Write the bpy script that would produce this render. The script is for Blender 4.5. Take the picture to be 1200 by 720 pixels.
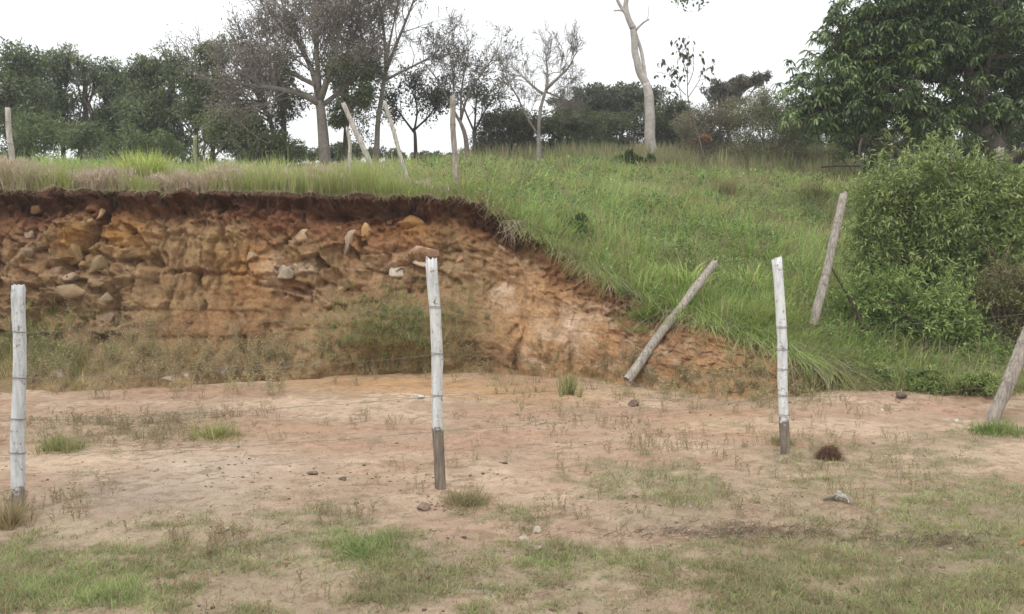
import bpy, math, random
import numpy as np
from mathutils import Vector, Matrix, noise as mnoise
from mathutils.bvhtree import BVHTree

for o in list(bpy.data.objects): bpy.data.objects.remove(o)
S = bpy.context.scene
COL = S.collection
rng = np.random.default_rng(7)
random.seed(7)
PI = math.pi

# ------------------------------------------------------------------ camera
CAMZ, F, HOR = 1.6, 1000.0, 290.0
PITCH = math.atan((360 - HOR) / F)
cam = bpy.data.cameras.new('camera'); camo = bpy.data.objects.new('camera', cam); COL.objects.link(camo)
camo.location = (0, 0, CAMZ); camo.rotation_euler = (PI/2 - PITCH, 0, 0)
cam.sensor_width = 36; cam.lens = 30.0; cam.clip_start = 0.05; cam.clip_end = 3000
S.camera = camo

# ------------------------------------------------------------------ light
SUN_EL, SUN_AZ = math.radians(56), math.radians(205)      # azimuth from +Y clockwise: behind the camera, a little left
W_ = bpy.data.worlds.new('World'); S.world = W_; W_.use_nodes = True
nt = W_.node_tree; nt.nodes.clear()
sky = nt.nodes.new('ShaderNodeTexSky'); sky.sky_type = 'NISHITA'; sky.sun_disc = False
sky.sun_elevation = SUN_EL; sky.sun_rotation = SUN_AZ; sky.dust_density = 3
mix = nt.nodes.new('ShaderNodeMix'); mix.data_type = 'RGBA'
mix.inputs[0].default_value = 0.9                          # overcast: a pale cloud deck over the sky
mix.inputs[7].default_value = (9.3, 9.45, 9.5, 1)
bg = nt.nodes.new('ShaderNodeBackground'); bg.inputs[1].default_value = 0.1
wo = nt.nodes.new('ShaderNodeOutputWorld')
nt.links.new(sky.outputs[0], mix.inputs[6]); nt.links.new(mix.outputs[2], bg.inputs[0]); nt.links.new(bg.outputs[0], wo.inputs[0])
sun = bpy.data.lights.new('sun', 'SUN'); sun.energy = 0.9; sun.angle = math.radians(14); sun.color = (1, .97, .92)
suno = bpy.data.objects.new('sun', sun); COL.objects.link(suno)
sd = Vector((math.sin(SUN_AZ)*math.cos(SUN_EL), math.cos(SUN_AZ)*math.cos(SUN_EL), math.sin(SUN_EL)))
suno.rotation_euler = sd.to_track_quat('Z', 'Y').to_euler()
S.view_settings.view_transform = 'Standard'; S.view_settings.look = 'None'
S.view_settings.exposure = 0.55; S.view_settings.gamma = 1; S.view_settings.use_curve_mapping = False

# ------------------------------------------------------------------ maths helpers
cp, sp = math.cos(PITCH), math.sin(PITCH)
def W(px, py, Y):
    """point of the world seen in direction (px, py) of the photo, Y metres ahead"""
    a, b = (px-600)/F, (360-py)/F
    s = Y / (cp + b*sp)
    return np.array((a*s, Y, CAMZ + s*(-sp + b*cp)))
def elev(py):
    b = (360-py)/F
    return (-sp + b*cp) / (cp + b*sp)
def pxof(x, y, z):
    d = z - CAMZ
    s = y*cp - d*sp
    b = (y*sp + d*cp) / s
    return 600 + F*x/s, 360 - F*b
def G(px, py):
    """point on the flat yard"""
    e = elev(py); Y = -CAMZ/e
    a = (px-600)/F; b = (360-py)/F
    return a*Y/(cp+b*sp), Y

_perm = np.random.default_rng(3).permutation(4096)
_val = np.random.default_rng(4).uniform(-1, 1, 4096)
def _h(i, j, k): return _val[_perm[(_perm[(_perm[i & 4095] + j) & 4095] + k) & 4095]]
def vn(x, y, z=0.0):
    x = np.asarray(x, float); y = np.asarray(y, float); z = np.broadcast_to(np.asarray(z, float), x.shape)
    xi, yi, zi = np.floor(x).astype(int), np.floor(y).astype(int), np.floor(z).astype(int)
    fx, fy, fz = x-xi, y-yi, z-zi
    u, v, w = fx*fx*fx*(fx*(fx*6-15)+10), fy*fy*fy*(fy*(fy*6-15)+10), fz*fz*(3-2*fz)
    r = 0
    for dz in (0, 1):
        wz = w if dz else 1-w
        a = _h(xi, yi, zi+dz)*(1-u) + _h(xi+1, yi, zi+dz)*u
        b = _h(xi, yi+1, zi+dz)*(1-u) + _h(xi+1, yi+1, zi+dz)*u
        r = r + wz*(a*(1-v) + b*v)
    return r
def fbm(x, y, z=0.0, o=4, g=.5):
    r, a, t = 0, 1.0, 0
    for i in range(o):
        r = r + a*vn(np.asarray(x)*2**i + 17.3*i, np.asarray(y)*2**i + 5.1*i, np.asarray(z) + 3.7*i); t += a; a *= g
    return r/t*1.6
def voro(x, y, seed=0):
    x = np.asarray(x, float); y = np.asarray(y, float)
    xi, yi = np.floor(x).astype(int), np.floor(y).astype(int)
    f1 = np.full(x.shape, 9.); f2 = np.full(x.shape, 9.); c = np.zeros(x.shape); gx = np.zeros(x.shape); gy = np.zeros(x.shape)
    for dx in (-1, 0, 1):
        for dy in (-1, 0, 1):
            cx = xi+dx + .5 + .45*_h(xi+dx, yi+dy, seed+1); cy = yi+dy + .5 + .45*_h(xi+dx, yi+dy, seed+2)
            d = np.hypot(x-cx, y-cy); n = d < f1
            f2 = np.where(n, f1, np.minimum(f2, d)); f1 = np.where(n, d, f1)
            c = np.where(n, _h(xi+dx, yi+dy, seed+3), c); gx = np.where(n, x-cx, gx); gy = np.where(n, y-cy, gy)
    return f1, f2, c, gx, gy
def sstep(a, b, x): t = np.clip((x-a)/(b-a), 0, 1); return t*t*(3-2*t)
def mixc(c, d, t):
    t = np.clip(np.asarray(t), 0, 1)[..., None]
    return c*(1-t) + np.asarray(d)*t

# ------------------------------------------------------------------ mesh helpers
def link(name, me, mat=None, parent=None):
    o = bpy.data.objects.new(name, me); COL.objects.link(o)
    if mat: me.materials.append(mat)
    if parent: o.parent = parent; o.matrix_parent_inverse = Matrix.Translation(-Vector(parent.location))
    return o
def npmesh(name, V, polys, mat=None, parent=None, col=None, smooth=True):
    """V (n,3); polys list of (m,k) index arrays; col (n,3) point colour"""
    me = bpy.data.meshes.new(name)
    V = np.ascontiguousarray(V, dtype=np.float32)
    me.vertices.add(len(V)); me.vertices.foreach_set('co', V.ravel())
    polys = [np.asarray(p) for p in polys if len(p)]
    nl = sum(p.size for p in polys); npo = sum(len(p) for p in polys)
    me.loops.add(nl); me.polygons.add(npo)
    me.loops.foreach_set('vertex_index', np.concatenate([p.ravel() for p in polys]).astype(np.int32))
    st, k = [], 0
    for p in polys:
        st.append(k + np.arange(len(p))*p.shape[1]); k += p.size
    me.polygons.foreach_set('loop_start', np.concatenate(st).astype(np.int32))
    me.update(calc_edges=True)
    if smooth: me.polygons.foreach_set('use_smooth', np.ones(npo, dtype=bool))
    if col is not None:
        a = me.color_attributes.new('Col', 'FLOAT_COLOR', 'POINT')
        c = np.ones((len(V), 4), np.float32); c[:, :3] = np.clip(col, 0, 1); a.data.foreach_set('color', c.ravel())
    return link(name, me, mat, parent)
def gridfaces(nr, nc):
    i = np.arange(nr-1)[:, None]*nc + np.arange(nc-1)[None]
    return np.stack([i, i+1, i+nc+1, i+nc], -1).reshape(-1, 4)
def tag(o, label=None, cat=None, group=None, kind=None):
    if label: o['label'] = label
    if cat: o['category'] = cat
    if group: o['group'] = group
    if kind: o['kind'] = kind
    return o
def empty(name, loc, label, cat, group=None):
    o = bpy.data.objects.new(name, None); COL.objects.link(o); o.location = Vector([float(v) for v in loc]); o.empty_display_size = .1
    return tag(o, label, cat, group)

class Tubes:
    def __init__(s): s.V = []; s.Q = []; s.T = []; s.C = []; s.n = 0
    def add(s, pts, rad, k=5, col=(.2, .15, .1), bump=0.0, cap=True):
        P = np.asarray(pts, float); n = len(P)
        R = np.broadcast_to(np.asarray(rad, float), (n,))
        T = np.gradient(P, axis=0); T /= np.linalg.norm(T, axis=1)[:, None] + 1e-9
        ref = np.array((0, 0, 1.)) if abs(T[:, 2]).mean() < .8 else np.array((1., 0, 0))
        A = np.cross(T, ref); A /= np.linalg.norm(A, axis=1)[:, None] + 1e-9; B = np.cross(T, A)
        th = np.arange(k)*2*PI/k
        rr = R[:, None]*np.ones((n, k))
        if bump: rr = rr*(1 + bump*rng.uniform(-1, 1, (n, k)))
        V = P[:, None] + rr[..., None]*(A[:, None]*np.cos(th)[None, :, None] + B[:, None]*np.sin(th)[None, :, None])
        i = s.n + np.arange(n-1)[:, None]*k + np.arange(k)[None]; j = s.n + np.arange(n-1)[:, None]*k + (np.arange(k)[None]+1) % k
        s.Q.append(np.stack([i, j, j+k, i+k], -1).reshape(-1, 4)); s.V.append(V.reshape(-1, 3))
        s.C.append(np.broadcast_to(np.asarray(col, float), (n*k, 3)))
        s.n += n*k
        if cap:
            s.V.append(P[[0, -1]]); s.C.append(np.broadcast_to(np.asarray(col, float), (2, 3)))
            a = s.n - n*k + np.arange(k); b = s.n - n*k + (np.arange(k)+1) % k
            s.T.append(np.stack([b, a, np.full(k, s.n)], -1)); s.T.append(np.stack([a+(n-1)*k, b+(n-1)*k, np.full(k, s.n+1)], -1)); s.n += 2
    def build(s, name, mat, parent=None):
        return npmesh(name, np.concatenate(s.V), [np.concatenate(s.Q)] + ([np.concatenate(s.T)] if s.T else []), mat, parent, np.concatenate(s.C))

def unit(n):
    v = rng.normal(size=(n, 3)); return v/np.linalg.norm(v, axis=1)[:, None]
class Leaves:
    """leaf shaped diamonds, one quad each"""
    def __init__(s): s.V = []; s.C = []
    def add(s, P, D, L, Wd, col, up=.5):
        n = len(P)
        if not n: return
        L = np.broadcast_to(L, (n,))[:, None]; Wd = np.broadcast_to(Wd, (n,))[:, None]
        N = unit(n); N[:, 2] = np.abs(N[:, 2])+up; S_ = np.cross(D, N); S_ /= np.linalg.norm(S_, axis=1)[:, None]+1e-9
        nn = np.cross(S_, D)
        V = np.stack([P, P+D*L*.45-S_*Wd*.5+nn*L*.03, P+D*L-nn*L*.1, P+D*L*.45+S_*Wd*.5+nn*L*.03], 1)
        s.V.append(V.reshape(-1, 3)); s.C.append(np.repeat(np.broadcast_to(col, (n, 3)), 4, axis=0))
    def build(s, name, mat, parent=None):
        V = np.concatenate(s.V); return npmesh(name, V, [np.arange(len(V)).reshape(-1, 4)], mat, parent, np.concatenate(s.C), smooth=False)
class Blades:
    def __init__(s): s.V = []; s.Q = []; s.T = []; s.C = []; s.n = 0
    def add(s, P, L, lean, curve, w, col, az=None, nseg=3, tip=None):
        n = len(P)
        if not n: return
        b = lambda v: np.broadcast_to(np.asarray(v, float), (n,))
        L, lean, curve, w = b(L), b(lean), b(curve), b(w)
        if az is None: az = rng.uniform(0, 2*PI, n)
        az = b(az); ph = az + rng.uniform(-1.2, 1.2, n)
        h = np.stack([np.cos(az), np.sin(az), np.zeros(n)], 1); sd_ = np.stack([-np.sin(ph), np.cos(ph), np.zeros(n)], 1)
        ss = np.linspace(0, 1, nseg+1); vs = []; cs = []
        col = np.broadcast_to(col, (n, 3)); tipc = col*1.12 if tip is None else np.broadcast_to(tip, (n, 3))
        for i, t in enumerate(ss):
            c = P + h*(L*(np.sin(lean)*t + .55*curve*t*t))[:, None]; c = c.copy(); c[:, 2] += L*(np.cos(lean)*t - curve*.85*t*t)
            cc = col*(1-t) + tipc*t
            if i < nseg:
                ww = (w*.5*(1-t*.75))[:, None]*sd_
                vs += [c-ww, c+ww]; cs += [cc, cc]
            else: vs.append(c); cs.append(cc)
        k = len(vs); V = np.stack(vs, 1).reshape(-1, 3); C = np.stack(cs, 1).reshape(-1, 3)
        o = s.n + np.arange(n)*k
        for i in range(nseg-1): s.Q.append(np.stack([o+2*i, o+2*i+1, o+2*i+3, o+2*i+2], 1))
        s.T.append(np.stack([o+2*nseg-2, o+2*nseg-1, o+2*nseg], 1))
        s.V.append(V); s.C.append(C); s.n += n*k
    def build(s, name, mat, parent=None):
        return npmesh(name, np.concatenate(s.V), [np.concatenate(s.Q), np.concatenate(s.T)], mat, parent, np.concatenate(s.C))

# ------------------------------------------------------------------ materials
def mat_base(name):
    m = bpy.data.materials.new(name); m.use_nodes = True; n = m.node_tree; b = n.nodes['Principled BSDF']; return m, n, b
def node(n, t, **k):
    x = n.nodes.new(t)
    for a, v in k.items(): setattr(x, a, v)
    return x
def mat_veg(name, transl=.3, rough=.6, spec=.25):
    m, n, b = mat_base(name)
    at = node(n, 'ShaderNodeAttribute', attribute_name='Col')
    b.inputs['Roughness'].default_value = rough; b.inputs['Specular IOR Level'].default_value = spec
    tr = node(n, 'ShaderNodeBsdfTranslucent'); mx = node(n, 'ShaderNodeMixShader'); mx.inputs[0].default_value = transl
    n.links.new(at.outputs['Color'], b.inputs['Base Color']); n.links.new(at.outputs['Color'], tr.inputs['Color'])
    n.links.new(b.outputs[0], mx.inputs[1]); n.links.new(tr.outputs[0], mx.inputs[2])
    n.links.new(mx.outputs[0], n.nodes['Material Output'].inputs[0])
    return m
def mat_earth(name, scales=((6, .35), (40, .35), (160, .25)), bump=.4, bscale=30, rough=.95, bdist=.02):
    m, n, b = mat_base(name); L = n.links
    at = node(n, 'ShaderNodeAttribute', attribute_name='Col'); tc = node(n, 'ShaderNodeTexCoord')
    cur = at.outputs['Color']
    for sc, am in scales:
        nz = node(n, 'ShaderNodeTexNoise'); nz.inputs['Scale'].default_value = sc; nz.inputs['Detail'].default_value = 6
        nz.inputs['Roughness'].default_value = .65
        L.new(tc.outputs['Object'], nz.inputs['Vector'])
        mr = node(n, 'ShaderNodeMapRange'); mr.inputs[1].default_value = .28; mr.inputs[2].default_value = .72
        mr.inputs[3].default_value = 1-am; mr.inputs[4].default_value = 1+am
        L.new(nz.outputs[0], mr.inputs[0])
        mu = node(n, 'ShaderNodeVectorMath', operation='SCALE'); L.new(cur, mu.inputs[0]); L.new(mr.outputs[0], mu.inputs[3]); cur = mu.outputs[0]
    L.new(cur, b.inputs['Base Color']); b.inputs['Roughness'].default_value = rough; b.inputs['Specular IOR Level'].default_value = .15
    nz = node(n, 'ShaderNodeTexNoise'); nz.inputs['Scale'].default_value = bscale; nz.inputs['Detail'].default_value = 8; nz.inputs['Roughness'].default_value = .7
    L.new(tc.outputs['Object'], nz.inputs['Vector'])
    bp = node(n, 'ShaderNodeBump'); bp.inputs['Strength'].default_value = bump; bp.inputs['Distance'].default_value = bdist
    L.new(nz.outputs[0], bp.inputs['Height']); L.new(bp.outputs[0], b.inputs['Normal'])
    return m
M_leaf = mat_veg('leaf'); M_grass = mat_veg('grass_blade', .42); M_gloss = mat_veg('waxy_leaf', .2, .42, .5)
M_dirt = mat_earth('dirt', ((1.3, .12), (9, .16), (60, .22), (220, .2)), .5, 45, bdist=.015)
M_bank = mat_earth('cut_earth', ((5, .22), (26, .3), (110, .25)), .8, 22, bdist=.04)
M_hill = mat_earth('hill_soil', bump=.5)
M_rock = mat_earth('rock', ((7, .2), (50, .25)), .6, 30)
M_bark = mat_earth('bark', ((2.2, .28), (12, .25), (70, .25)), .6, 40)

def mat_post(name, limit, white=(.78, .78, .76), wood=(.2, .165, .13)):
    """weathered pole, whitewashed above a ragged line"""
    m, n, b = mat_base(name); L = n.links
    tc = node(n, 'ShaderNodeTexCoord'); sx = node(n, 'ShaderNodeSeparateXYZ'); L.new(tc.outputs['Object'], sx.inputs[0])
    mp = node(n, 'ShaderNodeMapping'); mp.inputs['Scale'].default_value = (28, 28, 3.5); L.new(tc.outputs['Object'], mp.inputs[0])
    g = node(n, 'ShaderNodeTexNoise'); g.inputs['Scale'].default_value = 1.6; g.inputs['Detail'].default_value = 8; g.inputs['Roughness'].default_value = .7
    L.new(mp.outputs[0], g.inputs['Vector'])
    cr = node(n, 'ShaderNodeValToRGB'); cr.color_ramp.elements[0].position = .3; cr.color_ramp.elements[1].position = .72
    cr.color_ramp.elements[0].color = (*[c*.35 for c in wood], 1); cr.color_ramp.elements[1].color = (*[min(1, c*1.7) for c in wood], 1)
    L.new(g.outputs[0], cr.inputs[0])
    sp_ = node(n, 'ShaderNodeTexNoise'); sp_.inputs['Scale'].default_value = 26; sp_.inputs['Detail'].default_value = 7; sp_.inputs['Roughness'].default_value = .75
    L.new(tc.outputs['Object'], sp_.inputs['Vector'])
    # height + noise -> paint mask
    ma = node(n, 'ShaderNodeMath', operation='MULTIPLY_ADD'); L.new(sp_.outputs[0], ma.inputs[0]); ma.inputs[1].default_value = .34; L.new(sx.outputs[2], ma.inputs[2])
    mr = node(n, 'ShaderNodeMapRange'); mr.inputs[1].default_value = limit+.16; mr.inputs[2].default_value = limit+.18; L.new(ma.outputs[0], mr.inputs[0])
    chip = node(n, 'ShaderNodeMapRange'); chip.inputs[1].default_value = .37; chip.inputs[2].default_value = .43; L.new(sp_.outputs[0], chip.inputs[0])
    mm = node(n, 'ShaderNodeMath', operation='MULTIPLY'); L.new(mr.outputs[0], mm.inputs[0]); L.new(chip.outputs[0], mm.inputs[1])
    wr = node(n, 'ShaderNodeValToRGB'); wr.color_ramp.elements[0].position = .35; wr.color_ramp.elements[1].position = .6
    wr.color_ramp.elements[0].color = (*[c*.62 for c in white], 1); wr.color_ramp.elements[1].color = (*white, 1)
    L.new(g.outputs[0], wr.inputs[0])
    mx = node(n, 'ShaderNodeMix', data_type='RGBA'); L.new(mm.outputs[0], mx.inputs[0]); L.new(cr.outputs[0], mx.inputs[6]); L.new(wr.outputs[0], mx.inputs[7])
    L.new(mx.outputs[2], b.inputs['Base Color']); b.inputs['Roughness'].default_value = .85
    bp = node(n, 'ShaderNodeBump'); bp.inputs['Strength'].default_value = .6; bp.inputs['Distance'].default_value = .006
    L.new(g.outputs[0], bp.inputs['Height']); L.new(bp.outputs[0], b.inputs['Normal'])
    return m
m_, n_, b_ = mat_base('rusty_wire'); M_wire = m_
b_.inputs['Base Color'].default_value = (.22, .20, .18, 1); b_.inputs['Metallic'].default_value = .35; b_.inputs['Roughness'].default_value = .6

# ------------------------------------------------------------------ terrain tables
# photo column : lip, then the slope behind it (py, Y), and the foot / toe rows of the cut
TAB = [
 # px    lip           a           b          c          crest       wallfoot(py,Y)  toe py
 (-600, (222, 10.7), (214, 12.5), (208, 16), (202, 22), (198, 34), (395, 10.25), 462),
 (   0, (222, 10.9), (214, 12.5), (208, 16), (202, 22), (198, 34), (395, 10.35), 462),
 ( 150, (224, 11.0), (214, 12.8), (208, 16), (202, 22), (198, 34), (395, 10.35), 458),
 ( 300, (226, 11.2), (214, 13.0), (206, 16), (201, 22), (197, 32), (400, 10.5), 448),
 ( 450, (229, 11.5), (216, 13.2), (206, 16), (199, 22), (195, 30), (400, 10.8), 438),
 ( 545, (231, 11.6), (218, 13.2), (206, 16), (196, 22), (190, 30), (395, 11.0), 437),
 ( 600, (262, 11.5), (234, 13.0), (214, 16), (198, 22), (188, 30), (395, 10.8), 438),
 ( 640, (288, 11.3), (250, 13.0), (224, 16), (201, 22), (187, 30), (400, 10.6), 440),
 ( 700, (322, 10.9), (275, 12.5), (242, 15.5), (208, 22), (184, 30), (410, 10.2), 446),
 ( 760, (358, 10.4), (300, 12.0), (257, 15), (213, 21), (182, 30), (422, 9.7), 456),
 ( 850, (390, 9.6), (330, 11.2), (277, 14), (226, 20), (184, 30), (442, 9.1), 470),
 ( 920, (414, 9.25), (352, 10.6), (294, 13.5), (234, 19), (187, 30), (455, 8.9), 476),
 (1000, (450, 9.2), (385, 10.4), (312, 13.5), (242, 19), (190, 30), (462, 9.05), 470),
 (1140, (464, 9.0), (400, 10.4), (322, 13.5), (247, 19), (192, 30), (469, 8.9), 474),
 (1400, (468, 9.0), (410, 10.4), (332, 13.5), (252, 19), (196, 30), (472, 8.9), 476),
 (1900, (468, 9.0), (410, 10.4), (332, 13.5), (252, 19), (196, 30), (472, 8.9), 476)]
tp = np.array([r[0] for r in TAB], float)
PXD = np.arange(-600, 1901, 1.6)
def smooth(a, n): 
    k = np.hanning(n+2)[1:-1]; k /= k.sum(); p = n//2
    return np.convolve(np.pad(a, p, mode='edge'), k, 'valid')[:len(a)]
def tabY(i): return smooth(np.interp(PXD, tp, [r[i][1] for r in TAB]), 25)
def tabE(i, n=25): return smooth(np.interp(PXD, tp, [elev(r[i][0]) for r in TAB]), n)
KY = [tabY(i) for i in range(1, 6)]; KZ = [CAMZ + tabE(i, 9 if i == 1 else 25)*KY[i-1] for i in range(1, 6)]
lipn = vn(PXD*.03, PXD*0+2.2)*.12 + vn(PXD*.11, PXD*0+8.2)*.07 + vn(PXD*.4, PXD*0+4.2)*.03
KY[0] = KY[0] + lipn
KZ[0] = KZ[0] + .05*vn(PXD*.06, PXD*0+5.5)*sstep(1050, 900, PXD)
KZ[0] = np.maximum(KZ[0], .05)
KY += [np.full(len(PXD), 60.), np.full(len(PXD), 120.)]; KZ += [KZ[4] + .2, np.full(len(PXD), -2.)]
KY, KZ = np.array(KY), np.array(KZ)
def tcol(px): return (px-600)/F/(cp + .09*sp)
def hill_raw(px, Y):
    px = np.asarray(px, float); Y = np.asarray(Y, float)
    ky = np.array([np.interp(px, PXD, k) for k in KY]); kz = np.array([np.interp(px, PXD, k) for k in KZ])
    z = np.where(Y <= ky[0], kz[0], 0.0)
    for i in range(len(ky)-1):
        t = (Y-ky[i])/(ky[i+1]-ky[i]); m = (t > 0) & (t <= 1)
        # Catmull-ish smoothing of the knots
        z = np.where(m, kz[i]+(kz[i+1]-kz[i])*t, z)
    x = tcol(px)*Y
    fade = sstep(0, 1.2, Y-ky[0])
    return z + fade*(.13*fbm(x*.5, Y*.5, 1.5, 3) + .035*fbm(x*2.5, Y*2.5, 7.7, 3))
def hillz(x, y): return hill_raw(600 + x/y*F*(cp + .09*sp), y)
def lipY(x, y): return np.interp(600 + x/y*F*(cp+.09*sp), PXD, KY[0])

def groundz(x, y):
    z = .018*fbm(x*.8, y*.8, 2.2, 3) + .009*fbm(x*4, y*4, 3.1, 3) + .004*fbm(x*17, y*17, .3, 2)
    # low ledge of washed soil across the left of the yard
    d = y - (7.3 + .12*(x+4) + .18*vn(x*1.5, x*0+1.1)); z = z + .055*np.exp(-(d/.16)**2)*sstep(-1.6, -2.3, x)
    z = z + .035*sstep(.25, -.1, np.abs(y-5.05-.06*x-.1*vn(x*1.2, x*0+3.3))-.1)*sstep(.2, .9, x)*.6
    near = np.where(y < 12, 1., 0.)
    z = z + near*(cover(x, y)*.016*(fbm(x*8, y*8, 3.9, 3)+.4) + .010*np.maximum(0, fbm(x*5, y*9, 6.6, 3)-.1))
    # a low shoulder of earth in front of the bush
    z = z + .10*np.exp(-((y-8.95)/.55)**2)*sstep(2.6, 3.6, x)*(1+.3*vn(x*1.3, y*1.3))
    for ax, ay in ((-2.98, 5.04), (-.47, 5.49), (2.08, 6.4)):     # packed earth round the posts
        z = z + .022*np.exp(-(((x-ax)**2+(y-ay)**2)/.09**2)*(1+.4*vn(x*9, y*9)))
    return z*np.where(y < 60, 1, 0)

# ---- ground sheet
def axis(lo, hi, fine, far):
    a = np.arange(lo, hi+1e-6, fine); g = fine*1.35**np.arange(1, 40); r = hi + np.cumsum(g); r = r[r < far]; l = lo - np.cumsum(g); l = l[l > -far]
    return np.concatenate([l[::-1], a, r])
gx = axis(-6.6, 6.6, .022, 1500); gy = axis(3.0, 10.9, .022, 1500)
GX, GY = np.meshgrid(gx, gy)
def blob(px, py, cx, cy, rx, ry): return np.exp(-(((px-cx)/rx)**2 + ((py-cy)/ry)**2))
def cover(x, y):
    """how much short grass grows at a yard point (0..1)"""
    px, py = pxof(x, y, 0*x)
    c = .42*sstep(560, 680, py - .04*(px-600)) + .44*sstep(650, 900, px)*sstep(520, 590, py)
    c = c - .6*blob(px, py, 560, 700, 130, 30)*0 - .35*blob(px, py, 330, 690, 90, 22)
    for b in ((130, 694, 120, 20, .26), (425, 642, 48, 16, 1.1), (650, 655, 95, 18, .65), (610, 612, 30, 9, .7), (545, 590, 36, 14, .6),
              (40, 650, 80, 22, .4), (760, 570, 70, 24, .6), (1010, 620, 110, 22, .5), (1120, 590, 90, 24, .5), (900, 665, 130, 30, .4), (1000, 545, 120, 16, .4),
              (250, 660, 90, 14, .5), (860, 470, 80, 12, .6), (660, 480, 60, 8, .35), (1100, 520, 80, 12, .35), (1150, 500, 60, 20, .6), (930, 510, 60, 18, .35),
              (480, 690, 90, 16, .45), (250, 495, 50, 14, .5), (90, 515, 60, 16, .5), (160, 500, 100, 14, .35)):
        c = c + b[4]*blob(px, py, *b[:4])
    c = c - .9*blob(px, py, 870, 625, 150, 9) - .4*blob(px, py, 1080, 492, 60, 18)
    n = fbm(x*1.9, y*2.6, 9.1, 4)*.65 + fbm(x*6, y*10, 1.9, 3)*.75 - .04
    return np.clip(c*1.15 + n - .18*(1-c), 0, 1)*sstep(.02, .2, c+.12)
def ground_col(x, y):
    px, py = pxof(x, y, 0*x)
    n1 = fbm(x*.9, y*1.6, 4.4, 4); n2 = fbm(x*3.5, y*6, 6.4, 4); n3 = fbm(x*14, y*22, 1.4, 3)
    c = np.zeros(x.shape+(3,)) + (.365, .255, .178)
    c = mixc(c, (.45, .335, .235), sstep(-.1, .6, n1 + .4*n2))
    c = mixc(c, (.36, .225, .15), sstep(.0, .6, -n1 + .3*n2)*.7)
    c = mixc(c, (.43, .26, .12), .75*blob(px, py, 450, 448, 130, 14) + .5*blob(px, py, 600, 462, 160, 12) + .3*blob(px, py, 830, 500, 90, 18))
    c = mixc(c, (.55, .47, .37), .8*blob(px, py, 470, 466, 70, 7)*(n2 > -.1) + .45*blob(px, py, 250, 545, 90, 22))
    c = mixc(c, (.30, .24, .185), .8*blob(px, py, 170, 580, 140, 26) + .35*sstep(560, 640, py))
    c = mixc(c, (.27, .215, .14), .6*sstep(560, 660, py)*sstep(-.5, .3, n1) + .45*sstep(640, 900, px)*sstep(500, 580, py))
    c = mixc(c, (.30, .23, .14), .6*blob(px, py, 160, 508, 150, 14))
    c = mixc(c, (.20, .135, .085), .55*sstep(.25, .6, n3 + .5*n2))
    c = c*np.array((1.08, 1.08, 1.10))
    cv = cover(x, y)
    c = mixc(c, (.26, .22, .14), sstep(.05, .8, cv)*.6)
    c = mixc(c, (.13, .10, .06), .55*blob(px, py, 860, 626, 140, 8)*sstep(-.2, .4, n3))
    c = mixc(c, (.17, .13, .075), sstep(.5, 3., np.abs(x)-5.5)*.5)
    c = mixc(c, (.16, .16, .07), sstep(12, 25, y))
    return c
GZ = groundz(GX, GY)
ground = npmesh('ground', np.stack([GX, GY, GZ], -1).reshape(-1, 3), [gridfaces(len(gy), len(gx))], M_dirt, None, ground_col(GX, GY).reshape(-1, 3))
tag(ground, kind='structure', label='bare pinkish tan dirt yard with thin patches of short grass')

# ---- hill sheet
rows = 150
tt = (np.linspace(0, 1, rows)**2.4)
HP = np.broadcast_to(PXD, (rows, len(PXD)))
HY = KY[0][None] + (120-KY[0][None])*tt[:, None]
HX = tcol(HP)*HY; HZ = hill_raw(HP, HY)
hn = fbm(HX*.8, HY*.8, 2, 4)
hc = mixc(np.zeros(HX.shape+(3,)) + (.15, .175, .065), (.24, .20, .11), sstep(-.1, .6, hn))
hc = mixc(hc, (.16, .10, .06), sstep(.35, .05, HY-KY[0][None]))
hill = npmesh('hill', np.stack([HX, HY, HZ], -1).reshape(-1, 3), [gridfaces(rows, len(PXD))], M_hill, None, hc.reshape(-1, 3))
tag(hill, kind='structure', label='green hillside rising above the cut earth bank')

# ---- added scattering volume: lifts the dark tones of the trees like lens flare
hz = bpy.data.meshes.new('flare_veil'); bx = [(x, y, z) for x in (-1700, 1700) for y in (-1700, 1700) for z in (-3.2, 16)]
hz.from_pydata(bx, [], [(0, 1, 3, 2), (4, 6, 7, 5), (0, 4, 5, 1), (2, 3, 7, 6), (0, 2, 6, 4), (1, 5, 7, 3)]); hz.update()
mh = bpy.data.materials.new('flare_veil'); mh.use_nodes = True; mh.node_tree.nodes.clear()
pv = mh.node_tree.nodes.new('ShaderNodeVolumePrincipled'); mo = mh.node_tree.nodes.new('ShaderNodeOutputMaterial')
pv.inputs['Color'].default_value = (.93, .95, .96, 1); pv.inputs['Density'].default_value = .0020; mh.node_tree.links.new(pv.outputs[0], mo.inputs[1])
tag(link('flare_veil', hz, mh), 'added thin pale volume softening the trees in place of lens flare', kind='stuff')

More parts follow.
